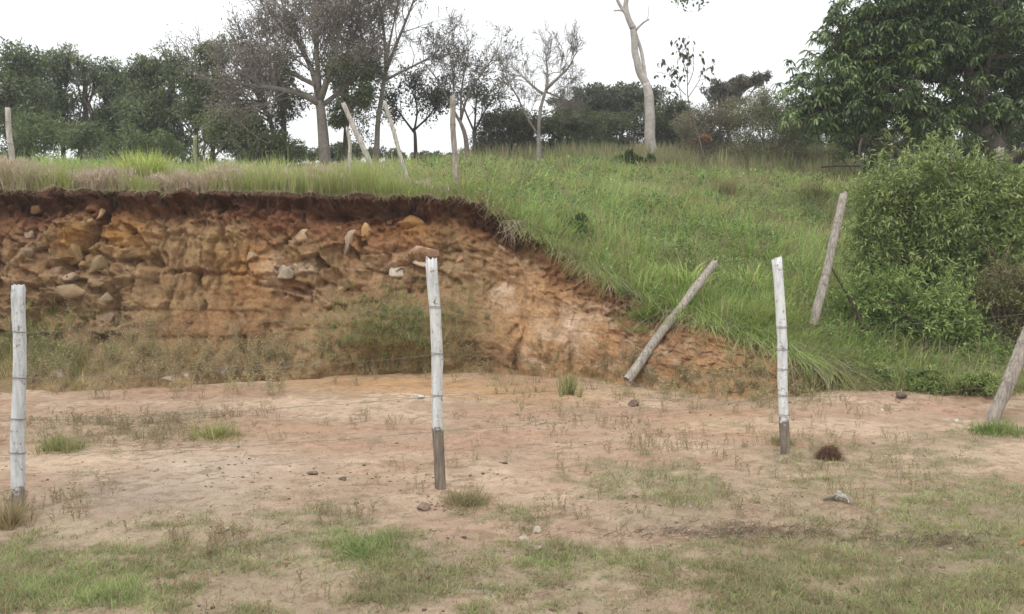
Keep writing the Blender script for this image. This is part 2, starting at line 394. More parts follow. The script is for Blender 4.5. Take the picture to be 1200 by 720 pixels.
# ---- cut bank
WFY = tabY(6); WFZ = CAMZ + tabE(6)*WFY
toeE = smooth(np.interp(PXD, tp, [elev(r[7]) for r in TAB]), 25); TOEY = -CAMZ/toeE - .05 + .12*vn(PXD*.03, PXD*0+7.)
nb = 150
v = np.linspace(0, 1, nb)[:, None]
VS = .72
a = np.clip(v/VS, 0, 1); b = np.clip((v-VS)/(1-VS), 0, 1)
BY = KY[0]+(WFY-KY[0])*a + (TOEY-WFY)*(b**.85); BZ = KZ[0]+(WFZ-KZ[0])*a + (-.06-WFZ)*(b**.8)
BP = np.broadcast_to(PXD, BY.shape); BX = tcol(BP)*BY
hgt = (KZ[0]-0)[None]; dep = KZ[0][None]-BZ
qx, qy = pxof(BX, BY, BZ)
amp = sstep(0.0, .025, v)*sstep(1., .9, v)*np.clip(hgt/1.2, .12, 1)
leftrock = sstep(185, 120, BP + 10*vn(BZ*3, BZ*0))*sstep(-900, -600, BP+1)
midrock = blob(qx, qy, 440, 300, 130, 45) + .6*blob(qx, qy, 340, 290, 60, 60)
rock = np.clip(.62*leftrock + .62*midrock + .05, 0, 1)*sstep(.3, .8, dep)*sstep(430, 385, qy)
wx = .09*fbm(BX*2.2, BZ*2.2, 3.1, 2); wz = .09*fbm(BX*2.2, BZ*2.2, 8.1, 2)
f1, f2, cc, ggx, ggy = voro((BX+wx)*3.0 + BZ*1.5, (BZ+wz)*5.4 - BX*.9, 5)
g1, g2, cd, hx_, hy_ = voro((BX+wx)*8.5, (BZ+wz)*12 + BX*2, 9)
D = .16*fbm(BX*.7, BZ*.8, 1.1, 3) + .05*fbm(BX*3, BZ*3, 2.6, 4)
D += rock*(.07*cc + .2*ggx*cc + .16*ggy*np.sign(cc) - .06*sstep(.06, .0, f2-f1))
D += (rock*.7+.1)*(.05*cd + .05*hx_*cd + .05*hy_ - .03*sstep(.08, 0, g2-g1))
groove = 1-np.abs(vn(BX*2.6 + .5*vn(BZ*1.3, BX*.5), BZ*.45, 3.3)); groove2 = 1-np.abs(vn(BX*6.5 + .5*vn(BZ*2, BX), BZ*.8, 6.3))
gm = sstep(.35, .8, dep)*(1-.45*np.clip(leftrock+midrock, 0, 1))
D -= gm*(.15*groove**5 + .08*groove2**4)*(1-.85*blob(qx, qy, 468, 395, 95, 45))
strat = vn(BX*.8, BZ*9 + .6*fbm(BX*1.5, BZ, 1, 2), 2.2)
D += .03*sstep(.0, .3, strat)*gm*sstep(600, 520, BP) + .035*gm*fbm(BX*7, BZ*5, 3.4, 4) + (.09*fbm(BX*5, BZ*8, 5.5, 4)+.06*fbm(BX*17, BZ*22, 2.5, 3))*sstep(.9, .3, dep) + .018*fbm(BX*12, BZ*12, 4.4, 4) + .02*fbm(BX*6, BZ*8, 9.4, 3)
# undercut just below the root mat, then a bulge
D -= .17*np.exp(-((dep-.28)/.14)**2)*sstep(.9, 1.6, hgt)*(1+.5*vn(BX*1.7, BX*0+9))
D += (.07+.07*vn(BX*5, BX*0+3)+.05*vn(BX*14, BZ*6))*np.exp(-((dep-.06)/.07)**2)
f3, f4, ce, _a, _b = voro(BX*11, BZ*14, 3)
D += .05*ce*sstep(.65, .35, dep)
def seg(x0, y0, x1, y1, w):
    dx, dy = x1-x0, y1-y0; t = np.clip(((qx-x0)*dx+(qy-y0)*dy)/(dx*dx+dy*dy), 0, 1)
    n = 3*vn(qx*.12, qy*.12, 1.); return np.exp(-(np.hypot(qx-x0-t*dx+n, qy-y0-t*dy+n)/w)**2)
for s_ in ((118, 258, 84, 314, 7, -.34), (74, 312, 60, 316, 6, -.2), (150, 272, 170, 300, 6, -.28), (148, 305, 176, 308, 6, -.25), (258, 238, 261, 290, 3.5, -.2),
           (225, 318, 240, 360, 4, -.14), (190, 318, 300, 322, 2.5, -.1), (300, 332, 360, 345, 3, -.14), (330, 345, 380, 332, 3.5, -.14), (372, 363, 400, 360, 3, -.12),
           (85, 262, 100, 250, 14, .15), (140, 265, 150, 280, 12, .12), (35, 270, 20, 300, 5, -.16), (130, 350, 140, 372, 8, -.2), (45, 340, 60, 365, 6, -.16),
           (180, 240, 330, 236, 8, -.1), (360, 252, 480, 262, 5, -.1), (420, 262, 424, 300, 2.5, -.12), (455, 345, 500, 340, 3, -.1), (190, 300, 180, 330, 5, -.12),
           (603, 385, 600, 395, 4, -.12), (690, 365, 735, 372, 4, -.1), (585, 270, 575, 300, 5, -.06), (690, 335, 698, 350, 4, -.1)):
    D += s_[5]*seg(*s_[:5])
D += .34*blob(qx, qy, 468, 385, 75, 42)*sstep(325, 370, qy)                     # spilled earth cone with green cover
crumb = g2-g1
D *= amp
BYd = BY - D*.97; BZd = BZ + D*.1*sstep(0, .1, v)
BXd = BX + .04*amp*fbm(BX*5, BZ*5, 11, 3)
n1 = fbm(BX*1.3, BZ*1.6, 3, 4); n2 = fbm(BX*5, BZ*6, 5, 4); n3 = fbm(BX*16, BZ*16, 8, 3)
bc = np.zeros(BX.shape+(3,)) + (.235, .155, .083)
right = sstep(540, 640, BP)
bc = mixc(bc, (.37, .205, .095), right*.9)
bc = mixc(bc, (.29, .20, .11), sstep(.1, .6, n1)*(1-right*.4)*.7)
bc = mixc(bc, (.25, .125, .06), sstep(.0, .7, -n1+.3*n2)*.6)
bc = mixc(bc, (.19, .14, .085), leftrock*.45)
bc = mixc(bc, (.36, .26, .16), rock*sstep(.1, .6, cc)*.5)
bc = mixc(bc, (.16, .10, .055), rock*sstep(-.3, -.7, cc)*.4)
bc = mixc(bc, (.48, .34, .22), right*sstep(.15, .6, n2)*.55)
bc = mixc(bc, (.38, .20, .055), .8*blob(qx, qy, 140, 268, 26, 24) + .7*blob(qx, qy, 85, 280, 16, 24) + .6*blob(qx, qy, 470, 265, 60, 14) + .35*blob(qx, qy, 290, 310, 40, 30) + .7*blob(qx, qy, 600, 275, 25, 18)*right)
bc = mixc(bc, (.47, .38, .28), .75*blob(qx, qy, 345, 318, 32, 22)*sstep(-.2, .3, n2) + .35*blob(qx, qy, 470, 315, 60, 16)*sstep(-.1, .3, n2))
bc = mixc(bc, (.55, .42, .31), .7*blob(qx, qy, 590, 335, 12, 16)*sstep(-.3, .2, n3) + .6*blob(qx, qy, 672, 380, 14, 16))
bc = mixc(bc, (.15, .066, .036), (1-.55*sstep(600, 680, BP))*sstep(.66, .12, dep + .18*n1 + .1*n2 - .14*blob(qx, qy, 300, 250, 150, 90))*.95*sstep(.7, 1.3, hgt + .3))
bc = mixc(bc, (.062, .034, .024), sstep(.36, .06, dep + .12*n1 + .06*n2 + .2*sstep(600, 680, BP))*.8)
bc = mixc(bc, (.21, .17, .095), sstep(365, 430, qy + 14*n2)*.5*(1-right*.55))
bc = mixc(bc, (.18, .14, .08), .5*blob(qx, qy, 468, 380, 85, 40))
bc = mixc(bc, bc*.55, .7*sstep(.2, .7, n3)*sstep(.0, .5, n2))
bc = bc*np.array((1.27, 1.22, 1.17))*(1+.12*right)[..., None]
bc = mixc(bc, bc*np.array((.93, 1.02, 1.22)), .6*right)
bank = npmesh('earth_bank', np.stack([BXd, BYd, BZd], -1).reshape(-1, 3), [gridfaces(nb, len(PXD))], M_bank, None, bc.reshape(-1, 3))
tag(bank, kind='structure', label='cut bank of red and ochre earth with rocks and overhanging root mat')

bpy.context.view_layer.update()
DG = bpy.context.evaluated_depsgraph_get()
BV = [BVHTree.FromObject(o, DG) for o in (ground, hill, bank)]
CO = Vector((0, 0, CAMZ))
def hit(px, py):
    d = (Vector(W(px, py, 10.)) - CO).normalized(); best = None
    for b_ in BV:
        r = b_.ray_cast(CO, d)
        if r[0] is not None and (best is None or r[3] < best[3]): best = r
    return (np.array(best[0]), np.array(best[1])) if best else (W(px, py, 30.), np.array((0, 0, 1.)))
def drop(x, y):
    zs = [r[0].z for r in (b_.ray_cast(Vector((x, y, 30)), Vector((0, 0, -1))) for b_ in BV) if r[0] is not None]
    return max(zs) if zs else 0.
def hy(px, Y):
    """point on the hill surface in photo column px, Y metres ahead"""
    x = float(tcol(px)*Y); return np.array((x, Y, float(hill_raw(np.array([px]), np.array([Y]))[0])))
# ------------------------------------------------------------------ grass
def cvar(n, a, b, j=.18):
    t = rng.uniform(0, 1, (n, 1)); c = np.asarray(a)*(1-t) + np.asarray(b)*t
    return c*rng.uniform(1-j, 1+j, (n, 1))
GR1, GR2, GR3 = np.array((.24, .33, .095)), np.array((.43, .56, .20)), np.array((.50, .46, .25))
DRY, PALE, STRAW = np.array((.33, .26, .15)), np.array((.52, .43, .31)), np.array((.42, .36, .20))

def tufts_on(B, cx, cy, cz, nb, rad, L, w, c1, c2, lean=(.05, .75), curve=(.05, .5), dry=.0, nseg=3):
    """clump of nb blades at each centre"""
    n = len(cx); k = np.repeat(np.arange(n), nb)
    N = len(k); az = rng.uniform(0, 2*PI, N); r = np.abs(rng.normal(0, 1, N))*np.broadcast_to(rad, (n,))[k]
    P = np.stack([cx[k]+r*np.cos(az), cy[k]+r*np.sin(az), cz[k]-.02], 1)
    ln = np.broadcast_to(L, (n,))[k]*rng.uniform(.45, 1.1, N)
    t = rng.uniform(0, 1, (n, 1)); base = (np.asarray(c1)*(1-t)+np.asarray(c2)*t)*rng.uniform(.8, 1.2, (n, 1))
    col = base[k]*rng.uniform(.75, 1.25, (N, 1))
    d = rng.uniform(0, 1, N) < dry; col[d] = cvar(int(d.sum()), DRY, STRAW)
    B.add(P, ln, rng.uniform(*lean, N), rng.uniform(*curve, N), np.broadcast_to(w, (n,))[k]*rng.uniform(.6, 1.3, N), col, az=az+rng.normal(0, .5, N), nseg=nseg)

# green hillside grass: density falls with distance, blade width grows with it
def hill_pts(n, Y0, Y1, px0=-120, px1=1320, p=1.0):
    Y = Y0 + (Y1-Y0)*rng.uniform(0, 1, n)**p; px = rng.uniform(px0, px1, n); x = tcol(px)*Y
    ok = Y > lipY(x, Y)+.02; x, Y, px = x[ok], Y[ok], px[ok]
    return x, Y, hill_raw(px, Y), px
B = Blades()
for n, Y0, Y1, w, L, nbl in ((7500, 9, 14, .012, .31, 13), (6500, 13.5, 20, .018, .34, 12), (5200, 19.5, 30, .028, .38, 10), (2200, 29, 40, .045, .45, 8)):
    x, y, z, px = hill_pts(n, Y0, Y1)
    k = fbm(x*.9, y*.7, 3.3, 4); k2 = fbm(x*.25, y*.25, 8.3, 2)
    keep = (px > 430 + 30*k) | (y > 14 + k)
    x, y, z, k, k2, px = [q[keep] for q in (x, y, z, k, k2, px)]
    Ls = L*(1 + .85*k + .3*k2)*rng.uniform(.6, 1.2, len(x))
    g = sstep(-.35, .45, k + .5*fbm(x*2.6, y*2.2, 12.3, 2) + .2*rng.normal(size=len(x)))
    c1 = GR1*(1-g[:, None]) + GR2*g[:, None]; c1 = mixc(c1, GR3, sstep(.0, .5, -k2+.3*rng.normal(size=len(x)))*.7)
    ii = np.arange(len(x)); s0 = rng.permutation(ii)
    for part, dry in ((s0[::2], .10), (s0[1::2], .18)):
        n_ = len(part); kk = np.repeat(part, nbl); N = len(kk)
        az = rng.uniform(0, 2*PI, N); r = np.abs(rng.normal(0, .11, N))*(1+w*20)
        P = np.stack([x[kk]+r*np.cos(az), y[kk]+r*np.sin(az), z[kk]-.03], 1)
        col = c1[kk]*rng.uniform(.72, 1.28, (N, 1)); d = rng.uniform(0, 1, N) < dry; col[d] = cvar(int(d.sum()), DRY, STRAW)
        B.add(P, Ls[kk]*rng.uniform(.4, 1.1, N), rng.uniform(.05, 1.0, N), rng.uniform(.05, .6, N), w*rng.uniform(.6, 1.3, N), col, az=az, nseg=3)
# tussocks: taller arching clumps that break up the sward
for n, Y0, Y1, w, L in ((620, 9.6, 14, .012, .36), (560, 13.5, 20, .017, .42), (480, 19, 31, .027, .5)):
    x, y, z, px = hill_pts(n, Y0, Y1, 470); q = rng.uniform(0, 1, len(x)); a = q < .55; b_ = (q >= .55) & (q < .82); c_ = q >= .82
    for m_, ca, cb, dr in ((a, (.33, .45, .11), (.48, .58, .20), .06), (b_, (.25, .31, .11), (.36, .38, .17), .25), (c_, (.34, .27, .15), (.24, .22, .11), .5)):
        tufts_on(B, x[m_], y[m_], z[m_], 34, .055*(1+w*30), L*rng.uniform(.6, 1.25, int(m_.sum())), w, ca, cb, (.1, .9), (.15, .8), dr, 4)
x, y, z, px = hill_pts(1500, 24, 34, 560, 1000)
tufts_on(B, x, y, z, 9, .12, .75, .028, (.20, .25, .10), (.36, .36, .2), (.0, .35), (.02, .25), .35, 3)
x, y, z, px = hill_pts(2600, 9.5, 26, 520)          # dead stalks
tufts_on(B, x, y, z, 3, .03, .55, .007+.0006*y, (.50, .42, .28), (.36, .30, .20), (.0, .5), (.0, .2), 1., 3)
x, y, z, px = hill_pts(150, 9.6, 24, 540)
tufts_on(B, x, y, z, 60, .16, .5, .010+.0008*y, (.30, .42, .10), (.52, .62, .22), (.1, .9), (.15, .8), .08, 4)
tag(B.build('hillside_grass', M_grass), 'mottled green grass covering the hillside', kind='stuff')

# broad low weeds mixed in the grass (round leaf clumps give the dark mottling)
LV = Leaves()
for n, Y0, Y1, s_ in ((1500, 9.5, 14, .045), (1900, 13, 20, .065), (1300, 19, 31, .095)):
    x, y, z, px = hill_pts(n, Y0, Y1)
    kp = (fbm(x*.6, y*.6, 5.3, 3) > -.25) & (px > 500); x, y, z = x[kp], y[kp], z[kp]
    nl = 34; k = np.repeat(np.arange(len(x)), nl); N = len(k); rr = rng.uniform(.10, .3, len(x))
    u = unit(N); P = np.stack([x[k], y[k], z[k]], 1) + u*np.array((1, 1, .75))*(rr[k]*rng.uniform(.5, 1, N))[:, None] + (0, 0, .12)
    D = u + unit(N)*.6; D /= np.linalg.norm(D, axis=1)[:, None]
    t = rng.uniform(0, 1, (len(x), 1)); base = np.array((.13, .22, .065))*(1-t) + np.array((.33, .44, .16))*t
    LV.add(P, D, s_*rng.uniform(.7, 1.4, N), s_*.45, base[k]*rng.uniform(.75, 1.3, (N, 1)), .6)
tag(LV.build('low_weeds', M_leaf), 'low broad leaved weeds growing in the hillside grass', kind='stuff')

# pale dry grass on the lip, left
B = Blades()
n = 22000; px = rng.uniform(-420, 530, n)
d = np.abs(rng.normal(0, .5, n)); x0 = tcol(px)*11.2; Y = lipY(x0, np.full(n, 11.2)) + .0 + d; x = tcol(px)*Y
z = hill_raw(px, Y); k = fbm(x*1.1, Y*.4, 6.2, 3)
greenp = np.clip(blob(px, 0, 165, 0, 26, 1) + blob(px, 0, 80, 0, 12, 1)*.8 + sstep(225, 300, px)*.85 + .5*blob(px, 0, 60, 0, 25, 1)+.25*(k > .3), 0, 1)
isg = rng.uniform(0, 1, n) < greenp
col = np.where(isg[:, None], cvar(n, (.28, .34, .11), (.46, .48, .20)), cvar(n, (.58, .49, .38), (.44, .36, .26)))
LL = (.33 + .09*sstep(240, 320, px)*sstep(480, 430, px) + .16*k + .06*vn(px*.08, Y*0))*rng.uniform(.5, 1.15, n)*np.where(px > 440, .7, 1)
B.add(np.stack([x, Y, z-.02], 1), LL, np.abs(rng.normal(0, .25, n)), rng.uniform(.02, .35, n), rng.uniform(.005, .013, n), col, nseg=3)
# fluffy seed heads
m = ~isg & (rng.uniform(0, 1, n) < .35); q = int(m.sum())
P = np.stack([x, Y, z], 1)[m]; P[:, 2] += LL[m]*.75
P[:, :2] += rng.normal(0, .05, (q, 2))
for r_ in range(3):
    B.add(P+rng.normal(0, .012, (q, 3)), rng.uniform(.06, .13, q), rng.uniform(.1, .9, q), .4, .012, cvar(q, (.60, .50, .39), (.48, .38, .30)), nseg=2)
def fr(n, a, b, L, c1, c2, dry, nb=14):
    px = rng.uniform(a, b, n); Y = np.interp(px, PXD, KY[0]) + rng.uniform(.08, 1.3, n); x = tcol(px)*Y; z = hill_raw(px, Y)
    tufts_on(B, x, Y, z, nb, .05, L*rng.uniform(.6, 1.25, n), .010, c1, c2, (.0, .5), (.05, .55), dry, 4)
fr(150, 235, 450, .52, (.36, .44, .13), (.56, .60, .24), .12); fr(70, 400, 560, .36, (.28, .36, .11), (.44, .50, .19), .2)
fr(230, -380, 240, .50, (.52, .44, .33), (.40, .33, .22), .3, 10); fr(40, 40, 240, .45, (.34, .40, .13), (.48, .52, .2), .1)
tag(B.build('dry_grass_fringe', M_grass), 'pale straw and yellow green grass along the top edge of the cut bank', kind='stuff')

# hanging roots / drooping grass along the lip
B = Blades(); T = Tubes()
n = 15000; px = np.where(rng.uniform(0, 1, n) < .52, rng.uniform(540, 1010, n), rng.uniform(-400, 560, n))
x0 = tcol(px)*np.interp(px, PXD, KY[0]); Y = np.interp(px, PXD, KY[0]) + rng.uniform(-.06, .22, n); x = tcol(px)*Y
z = hill_raw(px, np.maximum(Y, np.interp(px, PXD, KY[0])+.001)) - .01
cl = vn(px*.06, px*0+3.1) + .6*vn(px*.2, px*0+9.1); keep = rng.uniform(0, 1, n) < np.clip(.45+.6*cl, .06, 1)
lf = sstep(540, 620, px)*(.6+.6*sstep(620, 860, px))
n = int(keep.sum()); px, x, Y, z, lf = [q[keep] for q in (px, x, Y, z, lf)]
gr = rng.uniform(0, 1, n) < np.clip(.15 + .4*sstep(560, 640, px) + .25*sstep(700, 900, px), 0, .75)
col = np.where(gr[:, None], cvar(n, GR1*1.2, GR2*1.05), cvar(n, (.58, .48, .34), (.36, .28, .19)))
L_ = (.15 + .24*lf)*rng.uniform(.5, 1.3, n)
B.add(np.stack([x, Y, z], 1), L_, rng.uniform(.3, 1.1, n), rng.uniform(.7, 1.5, n), rng.uniform(.004, .011, n), col, az=-PI/2 + rng.normal(0, .7, n), nseg=4)
tag(B.build('hanging_grass', M_grass), 'drooping dry and green grass hanging over the edge of the cut', kind='stuff')
for i in range(130):
    px = rng.uniform(-350, 760); h0 = np.array((0, 0, 0.)); Yl = float(np.interp(px, PXD, KY[0])); zl = float(np.interp(px, PXD, KZ[0]))
    p = np.array((tcol(px)*Yl, Yl-.09, zl-.05)); pts = [p.copy()]; d = np.array((rng.normal(0, .4), -.35, -1.))
    for s_ in range(rng.integers(2, 5)):
        d = d + rng.normal(0, .25, 3)*(1, .3, .4); d[1] = -abs(d[1])*.4; d /= np.linalg.norm(d); p = p + d*rng.uniform(.04, .1); pts.append(p.copy())
    T.add(pts, np.linspace(.0032, .001, len(pts))*rng.uniform(.5, 1.5), 3, (.22, .16, .11) if rng.uniform() < .3 else (.13, .08, .05), cap=False)
tag(T.build('hanging_roots', M_bark), 'thin roots dangling below the top edge of the cut bank', kind='stuff')

# tall green grass above the right part of the cut
B = Blades()
n = 900; px = rng.uniform(700, 1010, n); Yl = np.interp(px, PXD, KY[0]); Y = Yl + np.abs(rng.normal(0, .55, n)) + .03; x = tcol(px)*Y; z = hill_raw(px, Y)
tufts_on(B, x, Y, z, 16, .05, .30+.14*vn(px*.05, Y*2), .011, (.26, .36, .10), (.48, .58, .21), (.05, .6), (.15, .8), .16, 4)
n = 420; px = rng.uniform(560, 740, n); Yl = np.interp(px, PXD, KY[0]); Y = Yl + np.abs(rng.normal(0, .35, n)) + .03; x = tcol(px)*Y; z = hill_raw(px, Y)
tufts_on(B, x, Y, z, 14, .05, .27, .010, (.25, .32, .11), (.42, .46, .20), (.05, .7), (.15, .75), .3, 4)
# tangle under the big bush on the right
n = 1500; px = rng.uniform(940, 1500, n); Yl = np.interp(px, PXD, KY[0]); Y = Yl - .12 - .22*np.maximum(0, vn(px*.045, px*0+.7)) + np.abs(rng.normal(0, .6, n)); x = tcol(px)*Y; z = np.where(Y < Yl, groundz(x, Y), hill_raw(px, np.maximum(Y, Yl)))
tufts_on(B, x, Y, z, 14, .07, .34, .011, (.24, .32, .10), (.44, .49, .21), (.05, .9), (.2, 1.), .34, 4)
tag(B.build('tall_grass', M_grass), 'long arching green grass along the low end of the cut bank', kind='stuff')

# short grass of the yard
B = Blades()
n = 150000; px = rng.uniform(-160, 1360, n); py = 478 + (735-478)*rng.uniform(0, 1, n)**.75
e = elev(py); Y = -CAMZ/e; x = tcol(px)*Y
cv = cover(x, Y); keep = rng.uniform(0, 1, n) < (cv**1.3*.34+.02); x, Y, px, py, cv = [q[keep] for q in (x, Y, px, py, cv)]
n = len(x); z = groundz(x, Y); k = fbm(x*1.3, Y*1.3, 7.7, 3)
brt = blob(px, py, 425, 642, 55, 20) + .45*blob(px, py, 120, 695, 140, 26) + .3*blob(px, py, 650, 655, 95, 18)
g = np.clip(.35 + .4*k + .6*brt + .25*rng.normal(size=n), 0, 1)
c = mixc(np.zeros((n, 3)) + (.36, .36, .19), (.34, .45, .16), g); c = c*rng.uniform(.6, 1.25, (n, 1))*(1+.25*fbm(x*5, Y*8, 4.2, 2))[:, None]
d = rng.uniform(0, 1, n) < .36*(1-brt); c[d] = cvar(int(d.sum()), DRY, (.44, .36, .22))
for r_ in range(5):
    j = rng.normal(0, .018, (n, 2))
    B.add(np.stack([x+j[:, 0], Y+j[:, 1], z-.004], 1), rng.uniform(.018, .055, n)*(1+.7*brt)*(.7+.5*cv), rng.uniform(.2, 1.35, n), rng.uniform(0, .35, n), rng.uniform(.0025, .0055, n), c*rng.uniform(.85, 1.15, (n, 1)), nseg=2)
tag(B.build('yard_grass', M_grass), 'short thin grass creeping over the dirt of the yard', kind='stuff')

# dead litter and twigs on the ground
T = Tubes()
def litter(n, cx, cy, sx, sy, col, L=(.03, .16), r=.0018):
    for i in range(n):
        px, py = rng.normal(cx, sx), rng.normal(cy, sy)
        if py < 465 or py > 735: continue
        x, y = G(px, py); a = rng.normal(0, .8); l = rng.uniform(*L); z = float(groundz(np.array([x]), np.array([y]))[0]) + .004
        q = rng.uniform(0, .03)
        T.add([(x, y, z), (x+l*.5*math.cos(a), y+l*.5*math.sin(a), z+q), (x+l*math.cos(a+.3), y+l*math.sin(a+.3), z+.002)], [r, r*.9, r*.4], 3, np.array(col)*rng.uniform(.6, 1.4), cap=False)
litter(330, 860, 627, 85, 5, (.2, .15, .11), (.02, .1)); litter(160, 1090, 637, 40, 4, (.2, .15, .11), (.02, .1)); litter(160, 850, 600, 120, 22, (.25, .19, .13), (.02, .09), .0014); litter(420, 600, 600, 330, 60, (.2, .15, .1), (.02, .09), .0013)
litter(260, 150, 500, 90, 14, (.2, .15, .1)); litter(300, 640, 700, 300, 30, (.3, .24, .16), (.02, .08), .0013)
tag(T.build('twig_litter', M_bark), 'dead twigs and brown litter scattered on the dirt', kind='stuff')

# pebbles and clods
ico = bpy.data.meshes.new('tmp')
import bmesh
def ico_arr(sub):
    bm = bmesh.new(); bmesh.ops.create_icosphere(bm, subdivisions=sub, radius=1); bm.verts.ensure_lookup_table()
    V = np.array([v_.co[:] for v_ in bm.verts]); Fc = np.array([[v_.index for v_ in f.verts] for f in bm.faces]); bm.free(); return V, Fc
IV1, IF1 = ico_arr(1); IV2, IF2 = ico_arr(3)
Vs, Fs, Cs, o_ = [], [], [], 0
def peb(px, py, s_, col):
    global o_
    x, y = G(px, py); z = float(groundz(np.array([x]), np.array([y]))[0])
    V = IV1*rng.uniform(.55, 1.35, (len(IV1), 1))*np.array((1, rng.uniform(.5, 1), rng.uniform(.2, .55)))*s_
    a = rng.uniform(0, PI); V = V @ np.array(((math.cos(a), -math.sin(a), 0), (math.sin(a), math.cos(a), 0), (0, 0, 1))).T + (x, y, z+s_*.1)
    Vs.append(V); Fs.append(IF1+o_); Cs.append(np.broadcast_to(np.asarray(col)*rng.uniform(.7, 1.2), V.shape)); o_ += len(V)
for i in range(2400):
    px, py = rng.uniform(-150, 1350), 462 + 270*rng.uniform()**1.2; x, y = G(px, py)
    if vn(np.array([x*2.]), np.array([y*3.]))[0] < -.1: continue
    peb(px, py, rng.exponential(.0045)+.003, ((.26, .18, .13), (.17, .115, .085), (.42, .35, .28))[rng.integers(0, 3)])
for cx, cy, sx, sy, n in ((525, 592, 14, 7, 40), (270, 560, 60, 26, 90), (470, 560, 60, 14, 60), (690, 500, 90, 16, 110), (620, 488, 50, 6, 40), (95, 545, 50, 22, 40), (760, 470, 60, 5, 40), (1060, 480, 60, 6, 40)):
    for i in range(n): peb(rng.normal(cx, sx), max(466, rng.normal(cy, sy)), rng.uniform(.005, .015), (.21, .15, .11))
peb_o = npmesh('pebbles', np.concatenate(Vs), [np.concatenate(Fs)], M_rock, None, np.concatenate(Cs), smooth=False)
tag(peb_o, 'small pebbles and clods strewn over the bare dirt', kind='stuff')

# weeds: thin branched stems with small leaves
def weeds(name, label, pts, H, c1, c2, leafc, mat=M_grass, nst=5, lw=.012, seed=True, kind='stuff'):
    B = Blades(); L = Leaves(); n = len(pts); k = np.repeat(np.arange(n), nst); N = len(k); Hs = np.broadcast_to(H, (n,))[k]*rng.uniform(.5, 1.15, N)
    P = pts[k] + np.c_[rng.normal(0, .025, (N, 2)), np.zeros(N)]; az = rng.uniform(0, 2*PI, N); ln = rng.uniform(0, .45, N); cu = rng.uniform(0, .25, N)
    col = cvar(N, c1, c2); B.add(P, Hs, ln, cu, .005, col, az=az, nseg=3)
    for t in (.3, .45, .6, .75, .88, 1.):
        Q = P + np.stack([np.cos(az), np.sin(az), np.zeros(N)], 1)*(Hs*(np.sin(ln)*t + cu*t*t))[:, None]; Q[:, 2] += Hs*(np.cos(ln)*t - cu*.75*t*t)
        D = unit(N); D[:, 2] = np.abs(D[:, 2])*.7; L.add(Q, D, rng.uniform(.5, 1.2, N)*lw*3, lw, cvar(N, leafc[0], leafc[1]))
        B.add(Q, Hs*rng.uniform(.1, .3, N), rng.uniform(.3, 1.1, N), .1, .003, col, nseg=2)
    V = np.concatenate(B.V + L.V); nB = B.n; nL = len(V)-nB
    o = npmesh(name, V, [np.concatenate(B.Q + [np.arange(nL).reshape(-1, 4)+nB]), np.concatenate(B.T)], mat, None, np.concatenate(B.C + L.C), smooth=False)
    if kind: tag(o, label, kind=kind)
    return o
def gpts(n, cx, cy, sx, sy, lo=462):
    px = rng.normal(cx, sx, n); py = np.clip(rng.normal(cy, sy, n), lo, 740); e = elev(py); Y = -CAMZ/e; x = tcol(px)*Y
    return np.stack([x, Y, groundz(x, Y)], 1)
# on the apron of the bank: cast points by ray
def apron(n, f):
    out = []
    for i in range(n):
        px, py = f(); h = hit(px, py)[0]; out.append(h)
    return np.array(out)
lowL = apron(300, lambda: (rng.uniform(-260, 330), np.clip(rng.normal(432, 22), 375, 468)))
mid = apron(110, lambda: (rng.uniform(300, 760), np.clip(rng.normal(425, 14), 395, 462)))
rgt = apron(110, lambda: (rng.uniform(720, 960), np.clip(rng.normal(455, 16), 420, 485)))
BR = ((.46, .37, .25), (.33, .26, .17)); OL = ((.26, .22, .10), (.17, .19, .07))
weeds('dry_weeds', 'dry brown and olive weeds along the foot of the cut bank', np.concatenate([lowL, mid, rgt]), np.r_[np.full(len(lowL), .27), np.full(len(mid)+len(rgt), .17)], *BR, ((.38, .38, .18), (.52, .45, .28)), nst=7, lw=.012)
wl = [gpts(150, 150, 506, 70, 9), gpts(20, 255, 492, 25, 8), gpts(16, 85, 590, 25, 12), gpts(10, 190, 640, 30, 10), gpts(12, 395, 608, 18, 6), gpts(9, 262, 634, 14, 4), gpts(14, 775, 530, 14, 12),
      gpts(24, 670, 495, 40, 8), gpts(34, 600, 530, 120, 30), gpts(50, 900, 520, 110, 20), gpts(60, 850, 590, 140, 35), gpts(50, 400, 690, 350, 22), gpts(30, 1000, 480, 60, 8), gpts(40, 1050, 660, 120, 30), gpts(14, 10, 600, 18, 12), gpts(12, 440, 497, 40, 5), gpts(16, 1050, 560, 60, 20)]
wp = np.concatenate(wl)
weeds('yard_weeds', 'thin brown weeds scattered over the dirt yard', wp, .10, *BR, ((.24, .23, .10), (.30, .24, .14)), nst=4, lw=.007)
# green cover on the spilled earth
cone = apron(70, lambda: (rng.normal(468, 38), np.clip(rng.normal(385, 24), 335, 430)))
cone = cone[(cone[:, 1] > 9)]
weeds('creeping_weeds', 'dull green weeds on the mound of spilled earth against the bank', cone, .11, (.2, .2, .09), (.3, .26, .14), ((.24, .32, .11), (.38, .42, .2)), nst=6, lw=.012)
B = Blades()
gp = apron(110, lambda: (rng.normal(40, 26), np.clip(rng.normal(405, 22), 350, 440)))
tufts_on(B, gp[:, 0], gp[:, 1], gp[:, 2], 14, .05, .28, .009, (.22, .28, .08), (.36, .40, .14), (.05, .6), (.1, .6), .2)
gp = apron(150, lambda: (rng.uniform(-250, 240), np.clip(rng.normal(425, 18), 390, 455)))
tufts_on(B, gp[:, 0], gp[:, 1], gp[:, 2], 18, .06, .25, .008, (.30, .33, .12), (.46, .44, .22), (.05, .6), (.1, .6), .5)
gp = apron(120, lambda: (rng.uniform(560, 940), np.clip(rng.normal(450, 15), 420, 480)))
